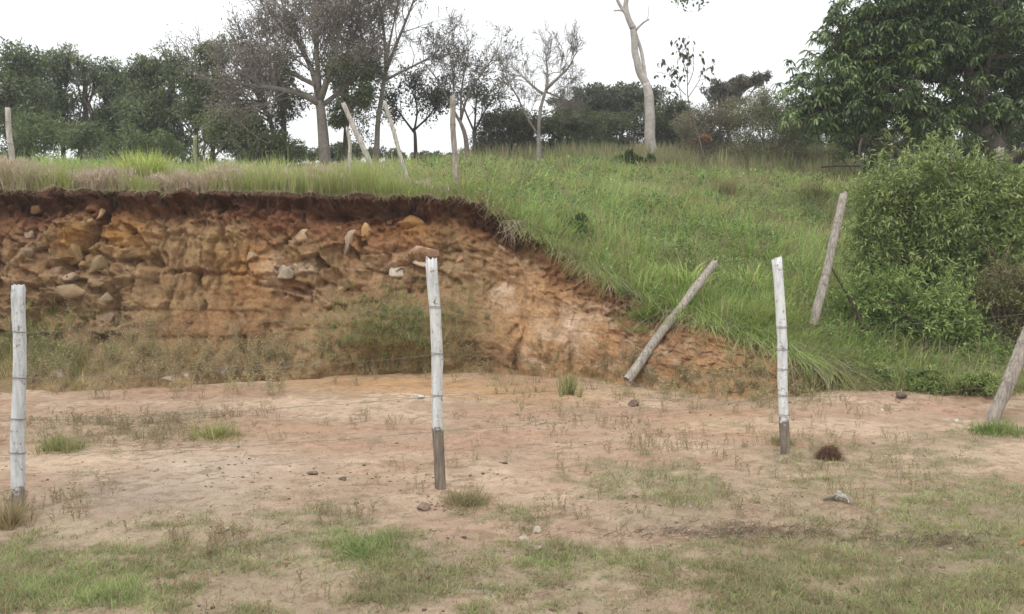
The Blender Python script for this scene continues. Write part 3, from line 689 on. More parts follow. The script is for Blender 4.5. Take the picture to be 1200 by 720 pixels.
tufts_on(B, gp[:, 0], gp[:, 1], gp[:, 2], 14, .05, .17, .007, (.24, .22, .09), (.34, .34, .15), (.05, .6), (.1, .6), .5)
gp = apron(480, lambda: (rng.normal(468, 44), np.clip(rng.normal(385, 24), 335, 432)))
tufts_on(B, gp[:, 0], gp[:, 1], gp[:, 2], 16, .06, .17, .007, (.30, .38, .14), (.48, .50, .25), (.1, 1.1), (.1, .7), .3)
tag(B.build('apron_grass', M_grass), 'yellow green grass on the earth apron below the bank', kind='stuff')

# ---- single clumps of grass: each a thing
def clump(name, px, py, label, n, L, rad, w, c1, c2, lean=(.05, .7), curve=(.1, .6), dry=.1, cat='grass clump', group=None, nseg=4):
    n = int(n*2.2); h = hit(px, py)[0]; B = Blades()
    m = max(1, n//12); r = np.abs(rng.normal(0, rad, m)); a = rng.uniform(0, 2*PI, m)
    x = h[0]+r*np.cos(a); y = h[1]+r*np.sin(a); z = np.array([drop(i, j) for i, j in zip(x, y)]); z = np.clip(z, h[2]-.15, h[2]+.12)
    tufts_on(B, x, y, z, 12, rad*.2, L, w, c1, c2, lean, curve, dry, nseg)
    return tag(B.build(name, M_grass), label, cat, group)
YG = ((.26, .33, .08), (.42, .48, .15)); 
clump('grass_clump', 168, 218, 'tall bright yellow green clump of grass on the bank edge among pale dry grass', 700, .68, .15, .014, (.40, .50, .12), (.60, .66, .24), cat='grass clump')
clump('grass_clump', 80, 220, 'narrow green tuft of grass on the bank edge above dangling roots, far left', 90, .34, .07, .012, *YG)
clump('grass_clump', 970, 440, 'big drooping grass clump with pale dead blades between right whitewashed post and bush', 900, .50, .20, .012, (.50, .43, .30), (.33, .34, .15), (.2, 1.1), (.5, 1.2), .5)
clump('grass_clump', 850, 238, 'spiky brown and olive clump of dry grass high on the green slope', 300, .62, .14, .014, (.26, .21, .11), (.20, .21, .09), (.05, .5), (.02, .25), .5)
clump('grass_clump', 955, 240, 'olive clump of upright grass on the slope left of the big bush', 260, .6, .2, .015, (.20, .20, .08), (.15, .18, .06), (.05, .5), (.02, .3), .3)
clump('grass_clump', 425, 648, 'bright green low patch of grass in the foreground dirt left of the middle post', 900, .07, .17, .005, (.17, .26, .07), (.28, .36, .11), (.1, 1.1), (.1, .5), .05)
clump('grass_clump', 550, 590, 'brownish bushy tuft of dry grass beside the foot of the middle whitewashed post', 620, .14, .10, .0045, (.22, .21, .10), (.34, .29, .16), (.2, 1.2), (.1, .6), .45)
clump('grass_clump', 250, 512, 'yellow green tuft with broad pale blades on the washed soil ledge', 200, .20, .12, .008, (.30, .32, .11), (.45, .45, .2), (.1, .8), (.1, .5), .15)
clump('grass_clump', 68, 528, 'upright green tuft on the soil ledge just right of the left whitewashed post', 260, .19, .11, .006, (.20, .25, .08), (.33, .34, .14), (.05, .6), (.1, .4), .25)
clump('grass_clump', 12, 615, 'dry straw tuft around the foot of the left whitewashed post', 200, .24, .07, .005, (.30, .25, .14), (.40, .33, .18), (.05, .6), (.1, .4), .5)
clump('grass_clump', 915, 520, 'thin yellowish weeds around the foot of the right whitewashed post', 260, .12, .06, .0045, (.25, .25, .10), (.36, .32, .16), (.05, .9), (.1, .4), .35)
clump('grass_clump', 1165, 505, 'fresh green tuft around the foot of the grey leaning post at the right edge', 420, .16, .16, .007, (.14, .22, .06), (.27, .34, .11), (.1, .9), (.1, .5), .1)
clump('grass_clump', 668, 462, 'tall thin green stalks standing against the orange part of the bank', 60, .34, .08, .007, (.16, .22, .06), (.28, .30, .11), (.05, .4), (.05, .2), .1)
clump('grass_clump', 760, 372, 'arching green clump hanging where the cut edge meets the fallen post', 420, .36, .17, .011, (.18, .26, .06), (.34, .40, .13), (.1, .9), (.3, .9), .2)
clump('grass_clump', 890, 385, 'thick bright green clump of long grass left of the right whitewashed post', 520, .46, .2, .012, (.20, .28, .06), (.38, .44, .14), (.05, .7), (.2, .7), .12)
clump('grass_clump', 612, 622, 'small dull green tuft above the pale round pebble in the foreground', 260, .06, .08, .0045, (.16, .20, .07), (.24, .26, .1), (.1, 1.1), (.1, .5), .2)

# ------------------------------------------------------------------ shrubs made of leaves
def leaf_blob(LV, c, r, n, size, c1, c2, aspect=.4, up=.6, droop=0, shell=.45, T=None, tc=(.12, .09, .07)):
    u = unit(n); rr = (shell + (1-shell)*rng.uniform(0, 1, n)**.6)
    P = np.asarray(c) + u*np.asarray(r)*rr[:, None]*(1+.15*rng.normal(size=(n, 1)))
    D = u*.8 + unit(n)*.8; D[:, 2] -= droop; D /= np.linalg.norm(D, axis=1)[:, None]
    LV.add(P, D, size*rng.uniform(.6, 1.4, n), size*aspect, cvar(n, c1, c2, .25), up)
def shrub(name, label, cat, base, ells, Y, nleaf, size, c1, c2, depth=.8, sub=10, stems=8, droop=0, aspect=.4, group=None, bark=(.13, .10, .08), nz=.5, twig=1., sprays=0):
    """ells: photo ellipses (px,py,rx,ry); leaves go in clumps inside them, a stem runs to every clump"""
    base = np.asarray(base, float); root = empty(name, base, label, cat, group); LV = Leaves(); T = Tubes(); mpp = Y/F; cl = []
    area = sum(e[2]*e[3] for e in ells)
    for e in ells:
        m = max(3, int(sub*e[2]*e[3]/area*len(ells)))
        for i in range(m):
            u = unit(1)[0]; q = rng.uniform(.35, .9)
            px, py = e[0]+u[0]*e[2]*q, e[1]-u[2]*e[3]*q; rad = rng.uniform(.2, .38)*min(e[2], e[3])*1.1
            c = W(px, py, Y) + (0, u[1]*q*min(e[2], e[3]*1.5)*mpp*depth, 0)
            cl.append((c, rad*mpp))
    tot = sum(r_**2 for _, r_ in cl)
    for c, r_ in cl:
        n = int(nleaf*r_**2/tot); t = rng.uniform(0, 1)
        k1 = np.asarray(c1)*(1-t)+np.asarray(c2)*t
        leaf_blob(LV, c, (r_*1.15, r_*1.1, r_*.85), n, size, k1*.8, k1*1.2, aspect, .6, droop)
    for i in range(sprays):                                    # arching sprays break the outline
        c, r_ = cl[rng.integers(len(cl))]; L_ = rng.uniform(.25, .6); u = unit(1)[0]; u[2] = abs(u[2])+.5; u /= np.linalg.norm(u)
        P, d2 = wander(np.asarray(c), u, L_+r_, 7, .12, -.10); T.add(P, np.linspace(.005, .002, len(P))*twig, 3, bark, cap=False)
        m = 34; f = rng.uniform(2, 7, m); j = f.astype(int).clip(0, 6); Q = P[j]+(P[j+1]-P[j])*(f-j)[:, None]
        D = (P[j+1]-P[j])*3 + unit(m)*.9; D[:, 2] -= .15; D /= np.linalg.norm(D, axis=1)[:, None]
        LV.add(Q, D, size*rng.uniform(.8, 1.6, m), size*aspect, cvar(m, c1, c2, .2)*1.1, .9)
    order = rng.permutation(len(cl))[:stems]
    for i in order:
        c, r_ = cl[i]; s0 = base + (rng.normal(0, .1), rng.normal(0, .1), -.1)
        m_ = (s0+c)/2 + rng.normal(0, .12, 3)*np.linalg.norm(c-s0)*.8; ts = np.linspace(0, 1, 6)[:, None]
        P = s0*(1-ts)**2 + 2*m_*ts*(1-ts) + c*ts**2 + rng.normal(0, .015, (6, 3)); T.add(P, np.linspace(.022, .006, 6)*twig, 4, bark, cap=False)
        for j in range(4):
            e_ = c + unit(1)[0]*r_; T.add([P[4], (P[4]+e_)/2+rng.normal(0, .03, 3), e_], [.007*twig, .005*twig, .003*twig], 3, bark, cap=False)
    T.build('branches', M_bark, root); LV.build('foliage', M_leaf, root)
    return root

# ------------------------------------------------------------------ trees
def wander(p, d, L, n, jit, trop=0.):
    pts = [p]; 
    for i in range(n):
        d = d + rng.normal(0, jit, 3) + (0, 0, trop); d = d/np.linalg.norm(d); p = p + d*L/n; pts.append(p)
    return np.array(pts), d
def sprout(T, tips, p, d, L, r, lvl, col, jit=.16, trop=.05, nch=(3, 5), ang=(.4, .95), shrink=.62, rmin=.0035, k=5):
    pts, d2 = wander(p, d, L, 5 if lvl > 0 else 4, jit, trop)
    T.add(pts, np.maximum(np.linspace(r, r*.45, len(pts)), rmin), k if r > .03 else (4 if r > .012 else 3), col, cap=False)
    if lvl == 0: tips.append((pts[-1], d2)); return
    n = rng.integers(*nch)
    for i in range(n):
        f = .3 + .7*(i+rng.uniform(.2, .8))/n; j = min(len(pts)-2, int(f*(len(pts)-1))); q = pts[j]+(pts[j+1]-pts[j])*(f*(len(pts)-1)-j)
        t = (pts[j+1]-pts[j]); t = t/np.linalg.norm(t); o = np.cross(t, unit(1)[0]); o /= np.linalg.norm(o); a = rng.uniform(*ang)
        sprout(T, tips, q, t*math.cos(a)+o*math.sin(a), L*shrink*rng.uniform(.7, 1.15), r*.5, lvl-1, col, jit, trop, nch, ang, shrink, rmin, k)
    if rng.uniform() < .8: sprout(T, tips, pts[-1], d2, L*shrink, r*.42, lvl-1, col, jit, trop, nch, ang, shrink, rmin, k)
def limb(T, pp, Y, r0, r1, col, k=8, dy=0., sub=3, bump=.06):
    """limb through photo points pp, dy = depth change along it"""
    P = np.array([W(a, b, Y + dy*i/(max(1, len(pp)-1))) for i, (a, b) in enumerate(pp)]); n = len(P)
    t = np.linspace(0, n-1, (n-1)*sub+1); Q = np.stack([np.interp(t, np.arange(n), P[:, i]) for i in range(3)], 1)
    Q[1:-1] += rng.normal(0, 1, (len(Q)-2, 3))*r0*.15
    for i in range(2): Q[1:-1] = (Q[:-2]+Q[1:-1]*2+Q[2:])/4
    T.add(Q, np.linspace(r0, r1, len(Q)), k, col, bump); return Q
def sprout_along(T, tips, Q, n, L, r, lvl, col, start=.25, **kw):
    for i in range(n):
        f = start + (1-start)*(i+rng.uniform(0, 1))/n; j = min(len(Q)-2, int(f*(len(Q)-1))); t = Q[j+1]-Q[j]; t = t/np.linalg.norm(t)
        o = np.cross(t, unit(1)[0]); o /= np.linalg.norm(o); a = rng.uniform(.4, 1.)
        sprout(T, tips, Q[j], t*math.cos(a)+o*math.sin(a), L*rng.uniform(.6, 1.2)*(1.1-.4*f), r, lvl, col, **kw)
    t = Q[-1]-Q[-2]; sprout(T, tips, Q[-1], t/np.linalg.norm(t), L*.8, r, lvl, col, **kw)
def tip_leaves(LV, tips, per, size, spread, c1, c2, aspect=.45, droop=.1, frac=1.):
    k = [t for t in tips if rng.uniform() < frac]
    if not k: return
    P = np.repeat(np.array([t[0] for t in k]), per, 0) + rng.normal(0, spread, (len(k)*per, 3)); D = unit(len(P)); D[:, 2] -= droop; D /= np.linalg.norm(D, axis=1)[:, None]
    LV.add(P, D, size*rng.uniform(.6, 1.3, len(P)), size*aspect, cvar(len(P), c1, c2, .25))

GREY, DARKB, PALEB = (.24, .21, .19), (.12, .10, .085), (.50, .47, .43)
def leafy_tree(name, label, ells, Y, px0, trunks, nleaf, size, c1, c2, sub=12, group=None, bark=DARKB, depth=1., tw=.010, droop=0., aspect=.45, open_=1., cat='tree', r0=.10):
    base = hy(px0, Y); root = empty(name, base, label, cat, group); T = Tubes(); LV = Leaves(); mpp = Y/F; cl = []
    area = sum(e[2]*e[3] for e in ells)
    for e in ells:
        m = max(4, int(sub*len(ells)*e[2]*e[3]/area))
        for i in range(m):
            u = unit(1)[0]; q = rng.uniform(.3, .95)
            c = W(e[0]+u[0]*e[2]*q, e[1]-u[2]*e[3]*q, Y) + (0, u[1]*q*max(e[2], e[3])*mpp*depth, 0)
            cl.append((c, rng.uniform(.2, .42)*min(e[2], e[3])*mpp*1.1))
    Qs = []
    for tr in trunks:
        b0 = np.array(hy(tr[0][0], Y)); P0 = pxof(*b0); Q = limb(T, [(P0[0], P0[1]+4)] + list(tr[1:]), Y, r0, r0*.45, bark, 8); Qs.append(Q)
    tot = sum(r_**2 for _, r_ in cl)
    for c, r_ in cl:
        Q = Qs[int(np.argmin([abs(q[-1][0]-c[0]) for q in Qs]))]; s0 = Q[rng.integers(len(Q)//2, len(Q))]
        m_ = (s0+c)/2 + (0, 0, .15*abs(c[0]-s0[0])) + rng.normal(0, .1, 3); ts = np.linspace(0, 1, 7)[:, None]
        P = s0*(1-ts)**2 + 2*m_*ts*(1-ts) + c*ts**2 + rng.normal(0, .03, (7, 3)); P[0] = s0
        T.add(P, np.linspace(r0*.38, tw, 7), 5, bark, cap=False)
        for j in range(9):
            e_ = c + unit(1)[0]*r_*1.25; T.add([P[rng.integers(4, 7)], (c+e_)/2+rng.normal(0, .06, 3), e_], [tw, tw*.7, tw*.4], 3, bark, cap=False)
        t = rng.uniform(0, 1); k1 = np.asarray(c1)*(1-t)+np.asarray(c2)*t
        n = int(nleaf*open_*r_**2/tot); sc = rng.uniform(.85, 1.1)
        leaf_blob(LV, c, (r_*1.2*sc, r_*1.2, r_*.8*sc), n, size, k1*.8, k1*1.2, aspect, .6, droop, .25)
    T.build('trunk', M_bark, root); LV.build('crown', M_leaf, root); return root

DK1, DK2 = (.135, .175, .085), (.28, .33, .17)
gl = 'dark trees along the crest at the left'
left = [(-190, [(-190, 95, 60, 40), (-170, 150, 60, 35)], 'dark leafy tree beyond the left edge'), 
 (-70, [(-70, 90, 55, 40), (-60, 150, 60, 35)], 'dark leafy tree just outside the left edge'),
 (25, [(20, 92, 38, 40), (30, 145, 45, 38), (-15, 120, 30, 40)], 'dark green tree at the far left behind the short pale leaning post'),
 (85, [(70, 85, 28, 30), (60, 130, 35, 35), (105, 82, 22, 27), (90, 160, 40, 22)], 'dark tree with two rounded tops second from the left, sky showing between its stems'),
 (140, [(130, 96, 26, 27), (128, 150, 34, 34), (150, 120, 25, 30)], 'lower dark tree in the dip of the treeline behind the tall bright grass clump'),
 (190, [(168, 82, 24, 26), (192, 78, 22, 22), (180, 130, 38, 42), (205, 168, 40, 22)], 'dark tree with a flat bumpy top in the middle of the left treeline'),
 (240, [(225, 85, 26, 30), (250, 66, 22, 24), (245, 120, 35, 40), (262, 160, 36, 26)], 'dark tree with grey twigs left of the big grey brown tree')]
for i, (p, el, lab) in enumerate(left):
    Y = (31, 30, 27, 29, 31, 28, 27)[i]
    leafy_tree('broadleaf_tree', lab, el, Y, p, [[(p-8, 0), (p-10, 150), (p-14, 115)], [(p+9, 0), (p+10, 160), (p+16, 130), (p+14, 100)]], 14000, .12, DK1, DK2, 26, gl, DARKB, .8, .014, r0=.085)
# low dark scrub under them
sc = [(-120, 'dark scrub under the trees outside the left edge'), (5, 'dark scrub behind the pale dry grass at the left edge'), (120, 'dark scrub behind the tall bright grass clump'), (235, 'olive scrub under the dark trees left of the grey trunks'), (310, 'olive green scrub to the left of the grey trunk of the big tree')]
for i, (p, lab) in enumerate(sc):
    el = [(p-36+rng.uniform(-8, 8), 172+rng.uniform(-14, 10), 30, 26), (p, 184, 34, 16), (p+32, 166+rng.uniform(-16, 12), 34, 30), (p, 194, 70, 10)]
    if i == 4: el = [(300, 160, 26, 25), (330, 175, 30, 18)]
    shrub('scrub_bush', lab, 'bush', hy(p, 25.5), el, 25.5, 9500, .10, (.14, .185, .08), (.29, .34, .16), sub=22, stems=10, group='scrub under the left trees', twig=1.4)

# big grey brown tree with leaning limb
def bigtree():
    Y = 24.; root = empty('twiggy_tree', hy(378, Y), 'big grey brown tree with dense twiggy crown and one long limb reaching left', 'tree'); T = Tubes(); LV = Leaves(); tips = []
    bk = (.24, .21, .19)
    b = pxof(*hy(380, Y)); Q = limb(T, [(382, b[1]+4), (378, 150), (374, 118)], Y, .165, .12, bk, 10)
    Qs = [limb(T, p, Y, a, c_, bk, 7, dy) for p, a, c_, dy in (
        ([(374, 122), (350, 108), (310, 102), (268, 98)], .11, .04, -.6), ([(374, 120), (368, 85), (350, 50), (335, 15)], .10, .04, .8),
        ([(375, 118), (385, 90), (395, 55), (400, 20)], .10, .04, -.8), ([(376, 125), (402, 105), (425, 80)], .08, .03, .5),
        ([(370, 100), (330, 80), (300, 50)], .07, .03, 1.2), ([(374, 112), (370, 60), (372, 10), (368, -30)], .09, .03, 0), ([(385, 90), (410, 60), (420, 25)], .06, .025, 1.))]
    for q in Qs: sprout_along(T, tips, q, 13, 1.2, .026, 3, bk, .25, nch=(3, 5), rmin=.0075)
    keep = []
    tip_leaves(LV, tips, 3, .075, .13, (.24, .215, .18), (.42, .37, .31), frac=.8)
    m = [t for t in tips if t[0][0] < 0 and pxof(*t[0])[1] > 70 and 330 < pxof(*t[0])[0] < 440]
    tip_leaves(LV, m, 5, .11, .16, (.06, .09, .03), (.12, .15, .05))
    T.build('trunk', M_bark, root); LV.build('crown', M_leaf, root)
bigtree()
leafy_tree('twiggy_tree', 'grey olive tree with a slim trunk just left of the big grey brown tree', [(300, 70, 40, 38), (285, 115, 35, 32), (330, 125, 35, 30)], 26., 335,
    [[(335, 0), (333, 150), (330, 105), (322, 70)], [(330, 0), (318, 140), (300, 110)]], 5200, .11, (.14, .13, .09), (.23, .21, .15), 13, None, (.18, .15, .13), .8, .014)
leafy_tree('broadleaf_tree', 'dark green tree showing between the big grey brown tree and the tall half bare tree', [(400, 95, 20, 26), (425, 110, 22, 26), (398, 135, 25, 20)], 28., 405,
    [[(405, 0), (405, 150), (410, 115)]], 4200, .13, DK1, DK2, 10, None)

def bare(name, label, Y, px0, trunk, limbs, r0, col, n, L, lvl, rt=.02, leaves=None, start=.3, rmin=.005, cat='tree', **kw):
    root = empty(name, hy(px0, Y), label, cat); T = Tubes(); tips = []
    b = pxof(*hy(px0, Y)); Q = limb(T, [(px0, b[1]+4)] + trunk, Y, r0, r0*.55, col, 9)
    for pp, a, c_, dy in limbs:
        q = limb(T, pp, Y, a, c_, col, 6, dy); sprout_along(T, tips, q, n, L, rt, lvl, col, start, rmin=rmin, **kw)
    T.build('trunk', M_bark, root)
    if leaves:
        LV = Leaves(); tip_leaves(LV, tips, *leaves); LV.build('crown', M_leaf, root)
    return root
bare('half_bare_tree', 'tall half bare tree with an open fan of branches beside the big grey brown tree', 24.5, 440, [(442, 150), (447, 110), (452, 85)],
     [([(452, 88), (452, 50), (446, 15), (440, -20)], .06, .02, .4), ([(452, 85), (465, 50), (480, 15), (490, -15)], .055, .02, -.4), ([(450, 95), (475, 82), (500, 70), (512, 60)], .045, .015, .5),
      ([(450, 92), (430, 65), (422, 30), (415, -5)], .045, .015, -.3), ([(452, 80), (458, 40), (468, 0)], .045, .015, .8)], .09, (.20, .175, .16), 7, .95, 3, .016, (1, .09, .05, (.16, .14, .10), (.26, .24, .18), .45, .1, .35), rmin=.0055)
bare('half_bare_tree', 'low dark fine leaved tree between the tall half bare tree and the upright grey post', 27., 487, [(487, 160), (485, 150)],
     [([(485, 155), (470, 135), (458, 118)], .04, .015, .3), ([(485, 155), (490, 130), (485, 112)], .04, .015, -.3), ([(486, 152), (505, 135), (512, 120)], .04, .015, 0)], .07, DARKB, 7, .6, 2, .014,
     (7, .11, .10, (.055, .07, .035), (.10, .11, .06)))
bare('half_bare_tree', 'leaning bare tree behind the upright grey post, its thin crown arching to the left', 25.5, 548, [(546, 160), (538, 140)],
     [([(540, 145), (525, 118), (512, 92), (500, 78)], .05, .015, .4), ([(540, 140), (548, 110), (565, 85), (580, 65)], .05, .015, -.4), ([(540, 142), (540, 110), (545, 80), (548, 65)], .04, .015, .4), ([(530, 125), (533, 100), (528, 72)], .035, .012, .4)], .09, (.20, .17, .155), 6, .75, 3, .013, (2, .08, .05, (.13, .12, .09), (.2, .18, .14), .45, .1, .3), rmin=.0045)
bare('half_bare_tree', 'slim tree with dark leaves low in its branches right of the upright grey post', 26.5, 556, [(556, 160), (556, 150)],
     [([(556, 155), (545, 130), (538, 108)], .04, .015, .4), ([(556, 155), (565, 135), (580, 112)], .04, .015, -.4), ([(556, 152), (558, 120), (560, 100)], .04, .015, .4)], .07, DARKB, 5, .55, 2, .013, (6, .10, .12, (.07, .085, .045), (.13, .13, .08)), rmin=.005)
bare('bare_tree', 'pale leafless tree with a rounded crown of fine twigs in the gap of the treeline', 23., 631, [(631, 158), (633, 125), (640, 105)],
     [([(640, 108), (642, 88), (640, 68)], .05, .014, .3), ([(640, 105), (655, 90), (668, 78), (672, 68)], .045, .014, -.3), ([(636, 110), (620, 98), (608, 85)], .045, .014, .3),
      ([(630, 158), (618, 140), (605, 110), (595, 95)], .035, .012, -.6), ([(640, 108), (650, 112), (660, 118)], .03, .01, .2), ([(634, 135), (645, 132), (655, 124)], .02, .01, .1)], .062, (.27, .24, .22), 7, .62, 3, .012, rmin=.0042)

# tall dead white trunk
def dead():
    Y = 26.5; root = empty('dead_tree', hy(762, Y), 'tall dead tree with a smooth pale grey forked trunk rising out of the green slope', 'tree'); T = Tubes(); c = (.47, .43, .40)
    b = pxof(*hy(763, Y))
    limb(T, [(764, b[1]+5), (763, 168), (761, 140), (761, 112), (757, 98)], Y, .185, .13, c, 12, 0, 4, .03)
    limb(T, [(758, 100), (749, 84), (744, 66), (743, 45), (742, 30)], Y, .125, .09, c, 10, 0, 4, .05)
    limb(T, [(757, 98), (755, 80), (752, 62), (746, 42), (742, 30)], Y, .06, .05, c, 8, .15, 4, .05)
    limb(T, [(742, 34), (736, 22), (733, 8), (735, -10), (738, -40), (734, -70)], Y, .10, .05, c, 9, 0, 4)
    limb(T, [(737, 20), (730, 12), (724, 2), (718, -14), (712, -40)], Y, .065, .03, c, 8)
    limb(T, [(730, 13), (724, 12), (719, 13)], Y, .03, .02, c, 6)
    limb(T, [(745, 36), (750, 30), (757, 24), (761, 23)], Y, .04, .022, c, 7); limb(T, [(759, 24), (760, 14), (760, 7)], Y, .014, .008, c, 5)
    T.build('trunk', M_bark, root)
    T2 = Tubes(); tips = []; LV = Leaves()
    q = limb(T2, [(738, -35), (760, -32), (785, -18), (805, -8)], Y, .03, .014, c, 6)
    sprout_along(T2, tips, q, 5, .5, .01, 1, c, .5); tip_leaves(LV, tips, 5, .15, .10, (.07, .10, .04), (.15, .18, .08), .5, .6)
    bb = T2.build('branch', M_bark, root); LV.build('leaves', M_leaf, bb)
dead()

# sparse sapling with few large leaves
def sapling():
    Y = 23.5; root = empty('sapling', hy(826, Y), 'thin sparse sapling with a handful of dark hanging leaves standing on the slope', 'sapling'); T = Tubes(); tips = []; c = (.17, .13, .11)
    b = pxof(*hy(827, Y)); Q = limb(T, [(827, b[1]+3), (822, 170), (812, 140), (805, 115), (806, 75)], Y, .028, .009, c, 6)
    for p in ([(812, 142), (800, 120), (795, 100), (793, 80)], [(806, 115), (820, 95), (824, 80)], [(804, 112), (788, 95), (784, 85)], [(806, 100), (814, 82), (812, 62)], [(806, 90), (800, 72), (800, 58)]):
        q = limb(T, p, Y, .012, .006, c, 4); sprout_along(T, tips, q, 4, .35, .006, 1, c, .4, rmin=.004)
    LV = Leaves(); tip_leaves(LV, tips, 2, .16, .04, (.08, .085, .05), (.16, .15, .10), .55, 1.2, .62)
    T.build('stem', M_bark, root); LV.build('leaves', M_leaf, root)
sapling()

# bushes and flat topped tree in the middle distance
shrub('round_bush', 'rounded olive grey bush between the pale leafless tree and the slim dark leaved tree', 'bush', hy(590, 27), [(592, 152, 36, 26), (572, 165, 25, 22), (615, 150, 28, 26), (600, 178, 48, 16)], 27., 19000, .09, (.12, .12, .08), (.20, .19, .125), sub=26, stems=10, twig=1.3)
shrub('round_bush', 'dull green bush behind the pale leafless tree', 'bush', hy(665, 27), [(655, 142, 26, 26), (680, 145, 28, 22), (665, 172, 48, 20)], 27.5, 15000, .095, (.10, .13, .06), (.18, .21, .10), sub=24, stems=8, twig=1.3)
leafy_tree('flat_topped_tree', 'dark flat topped tree behind the dead pale trunk', [(715, 120, 60, 20), (700, 140, 50, 20), (690, 112, 28, 12), (720, 107, 35, 13), (755, 112, 32, 14), (700, 130, 32, 12), (735, 128, 35, 14), (650, 122, 18, 9)], 38., 715,
    [[(715, 0), (712, 150), (705, 128)], [(722, 0), (728, 150), (745, 125)]], 15000, .17, (.09, .115, .065), (.17, .19, .11), 22, None, DARKB, .7, .02)
shrub('round_bush', 'green thicket on the crest behind the dead pale trunk', 'bush', hy(740, 30), [(715, 152, 35, 22), (760, 145, 38, 26), (790, 145, 30, 32), (750, 175, 70, 20), (700, 172, 40, 18)], 30., 24000, .105, (.10, .125, .06), (.18, .20, .10), sub=30, stems=12, twig=1.3)
leafy_tree('flat_topped_tree', 'grey flat topped tree behind the sapling, sky showing through its thin crown', [(845, 103, 22, 11), (870, 98, 20, 9), (890, 93, 16, 8), (855, 118, 25, 9)], 30., 846, [[(846, 0), (842, 150), (846, 115)]], 4600, .11, (.16, .16, .115), (.26, .25, .185), 24, None, (.2, .17, .15), .7, .014, r0=.06)
shrub('thorn_thicket', 'tangled grey brown thicket on the slope behind the sapling', 'bush', hy(830, 27), [(815, 152, 28, 28), (845, 145, 30, 30), (830, 182, 55, 20)], 27., 16000, .075, (.19, .175, .11), (.29, .26, .17), sub=30, stems=34, twig=.8, bark=(.24, .2, .17))
shrub('thorn_thicket', 'olive thicket with pale dead vines left of the mango tree', 'bush', hy(905, 26), [(870, 190, 40, 14), (885, 140, 32, 38), (925, 148, 34, 34), (900, 182, 60, 24), (950, 175, 38, 28), (890, 112, 18, 12), (960, 140, 25, 25)], 26., 34000, .07, (.17, .18, .08), (.28, .27, .15), sub=34, stems=46, twig=.8, bark=(.26, .22, .19))
LVs = shrub('red_leaved_shrub', 'small shrub with rusty orange leaves at the foot of the sapling thicket', 'shrub', hy(821, 25), [(820, 163, 15, 5)], 25., 150, .10, (.36, .17, .09), (.42, .25, .14), sub=8, stems=6, twig=.7)
shrub('green_shrub', 'bright green shrub under the left side of the mango crown', 'shrub', hy(985, 27), [(980, 205, 26, 12), (985, 174, 20, 17), (1000, 165, 14, 12), (982, 192, 22, 12)], 27., 6500, .10, (.12, .20, .035), (.22, .32, .07), sub=10, stems=8)
shrub('green_shrub', 'dark round leafy shrub low on the slope near the cut edge', 'shrub', hy(674, 12.2), [(674, 268, 18, 17), (670, 276, 15, 10)], 12.2, 2600, .05, (.07, .14, .03), (.13, .21, .055), sub=9, stems=6, aspect=.6, twig=.4)
shrub('green_shrub', 'dark green broad leaved shrub left of the foot of the dead pale trunk', 'shrub', hy(740, 24), [(735, 188, 17, 9), (755, 192, 15, 8), (745, 194, 20, 8)], 24., 3600, .10, (.06, .12, .03), (.11, .18, .05), sub=9, stems=6, aspect=.6, twig=.6)
shrub('green_shrub', 'small green weed bush above the fallen grey post', 'shrub', hy(808, 12.2), [(800, 300, 22, 18)], 12.2, 800, .05, (.13, .19, .05), (.24, .28, .1), sub=9, stems=14, twig=.35)
# far trees so that the sky line behind continues
for i, (p, el, lab) in enumerate(((505, [(500, 186, 40, 8)], 'distant low line of trees seen through the gap left of the upright grey post'), (1010, [(1000, 155, 50, 30), (1060, 165, 60, 30), (1040, 185, 80, 15)], 'dark undergrowth beneath the mango crown'), (1150, [(1110, 168, 50, 28), (1180, 160, 60, 35), (1250, 165, 60, 35)], 'shaded undergrowth behind the leaning mango trunk'), (1380, [(1380, 110, 90, 60)], 'leafy trees beyond the right edge'))):
    Y = (55., 24., 23., 20.)[i]
    shrub('far_thicket', lab, 'thicket', hy(p, Y), el, Y, (2500, 15000, 20000, 12000)[i], (.2, .1, .1, .14)[i], (.08, .10, .045), (.17, .20, .09), sub=26, stems=14, group=None, twig=1.3)

for i, (p, el, lab) in enumerate(((350, [(300, 178, 35, 18), (350, 182, 35, 12)], 'low scrub in the gap behind the trunk of the big grey brown tree'), (440, [(400, 180, 35, 12), (445, 183, 35, 9), (500, 186, 30, 8)], 'low scrub on the crest behind the two leaning pale poles'),
      (620, [(570, 180, 35, 14), (620, 178, 40, 16), (670, 178, 40, 18)], 'low scrub on the crest behind the foot of the pale leafless tree'), (760, [(720, 176, 40, 20), (780, 174, 40, 24), (830, 176, 40, 22)], 'low scrub on the crest right of the dead pale trunk'), (900, [(880, 176, 40, 24), (930, 172, 40, 26), (980, 176, 40, 26), (1040, 178, 50, 22)], 'low scrub on the crest behind the thicket left of the mango tree'))):
    shrub('scrub_bush', lab, 'bush', hy(p, 36), el, 36., 13000, .12, (.13, .155, .085), (.25, .27, .15), sub=34, stems=8, twig=1.5, group='low scrub along the crest')
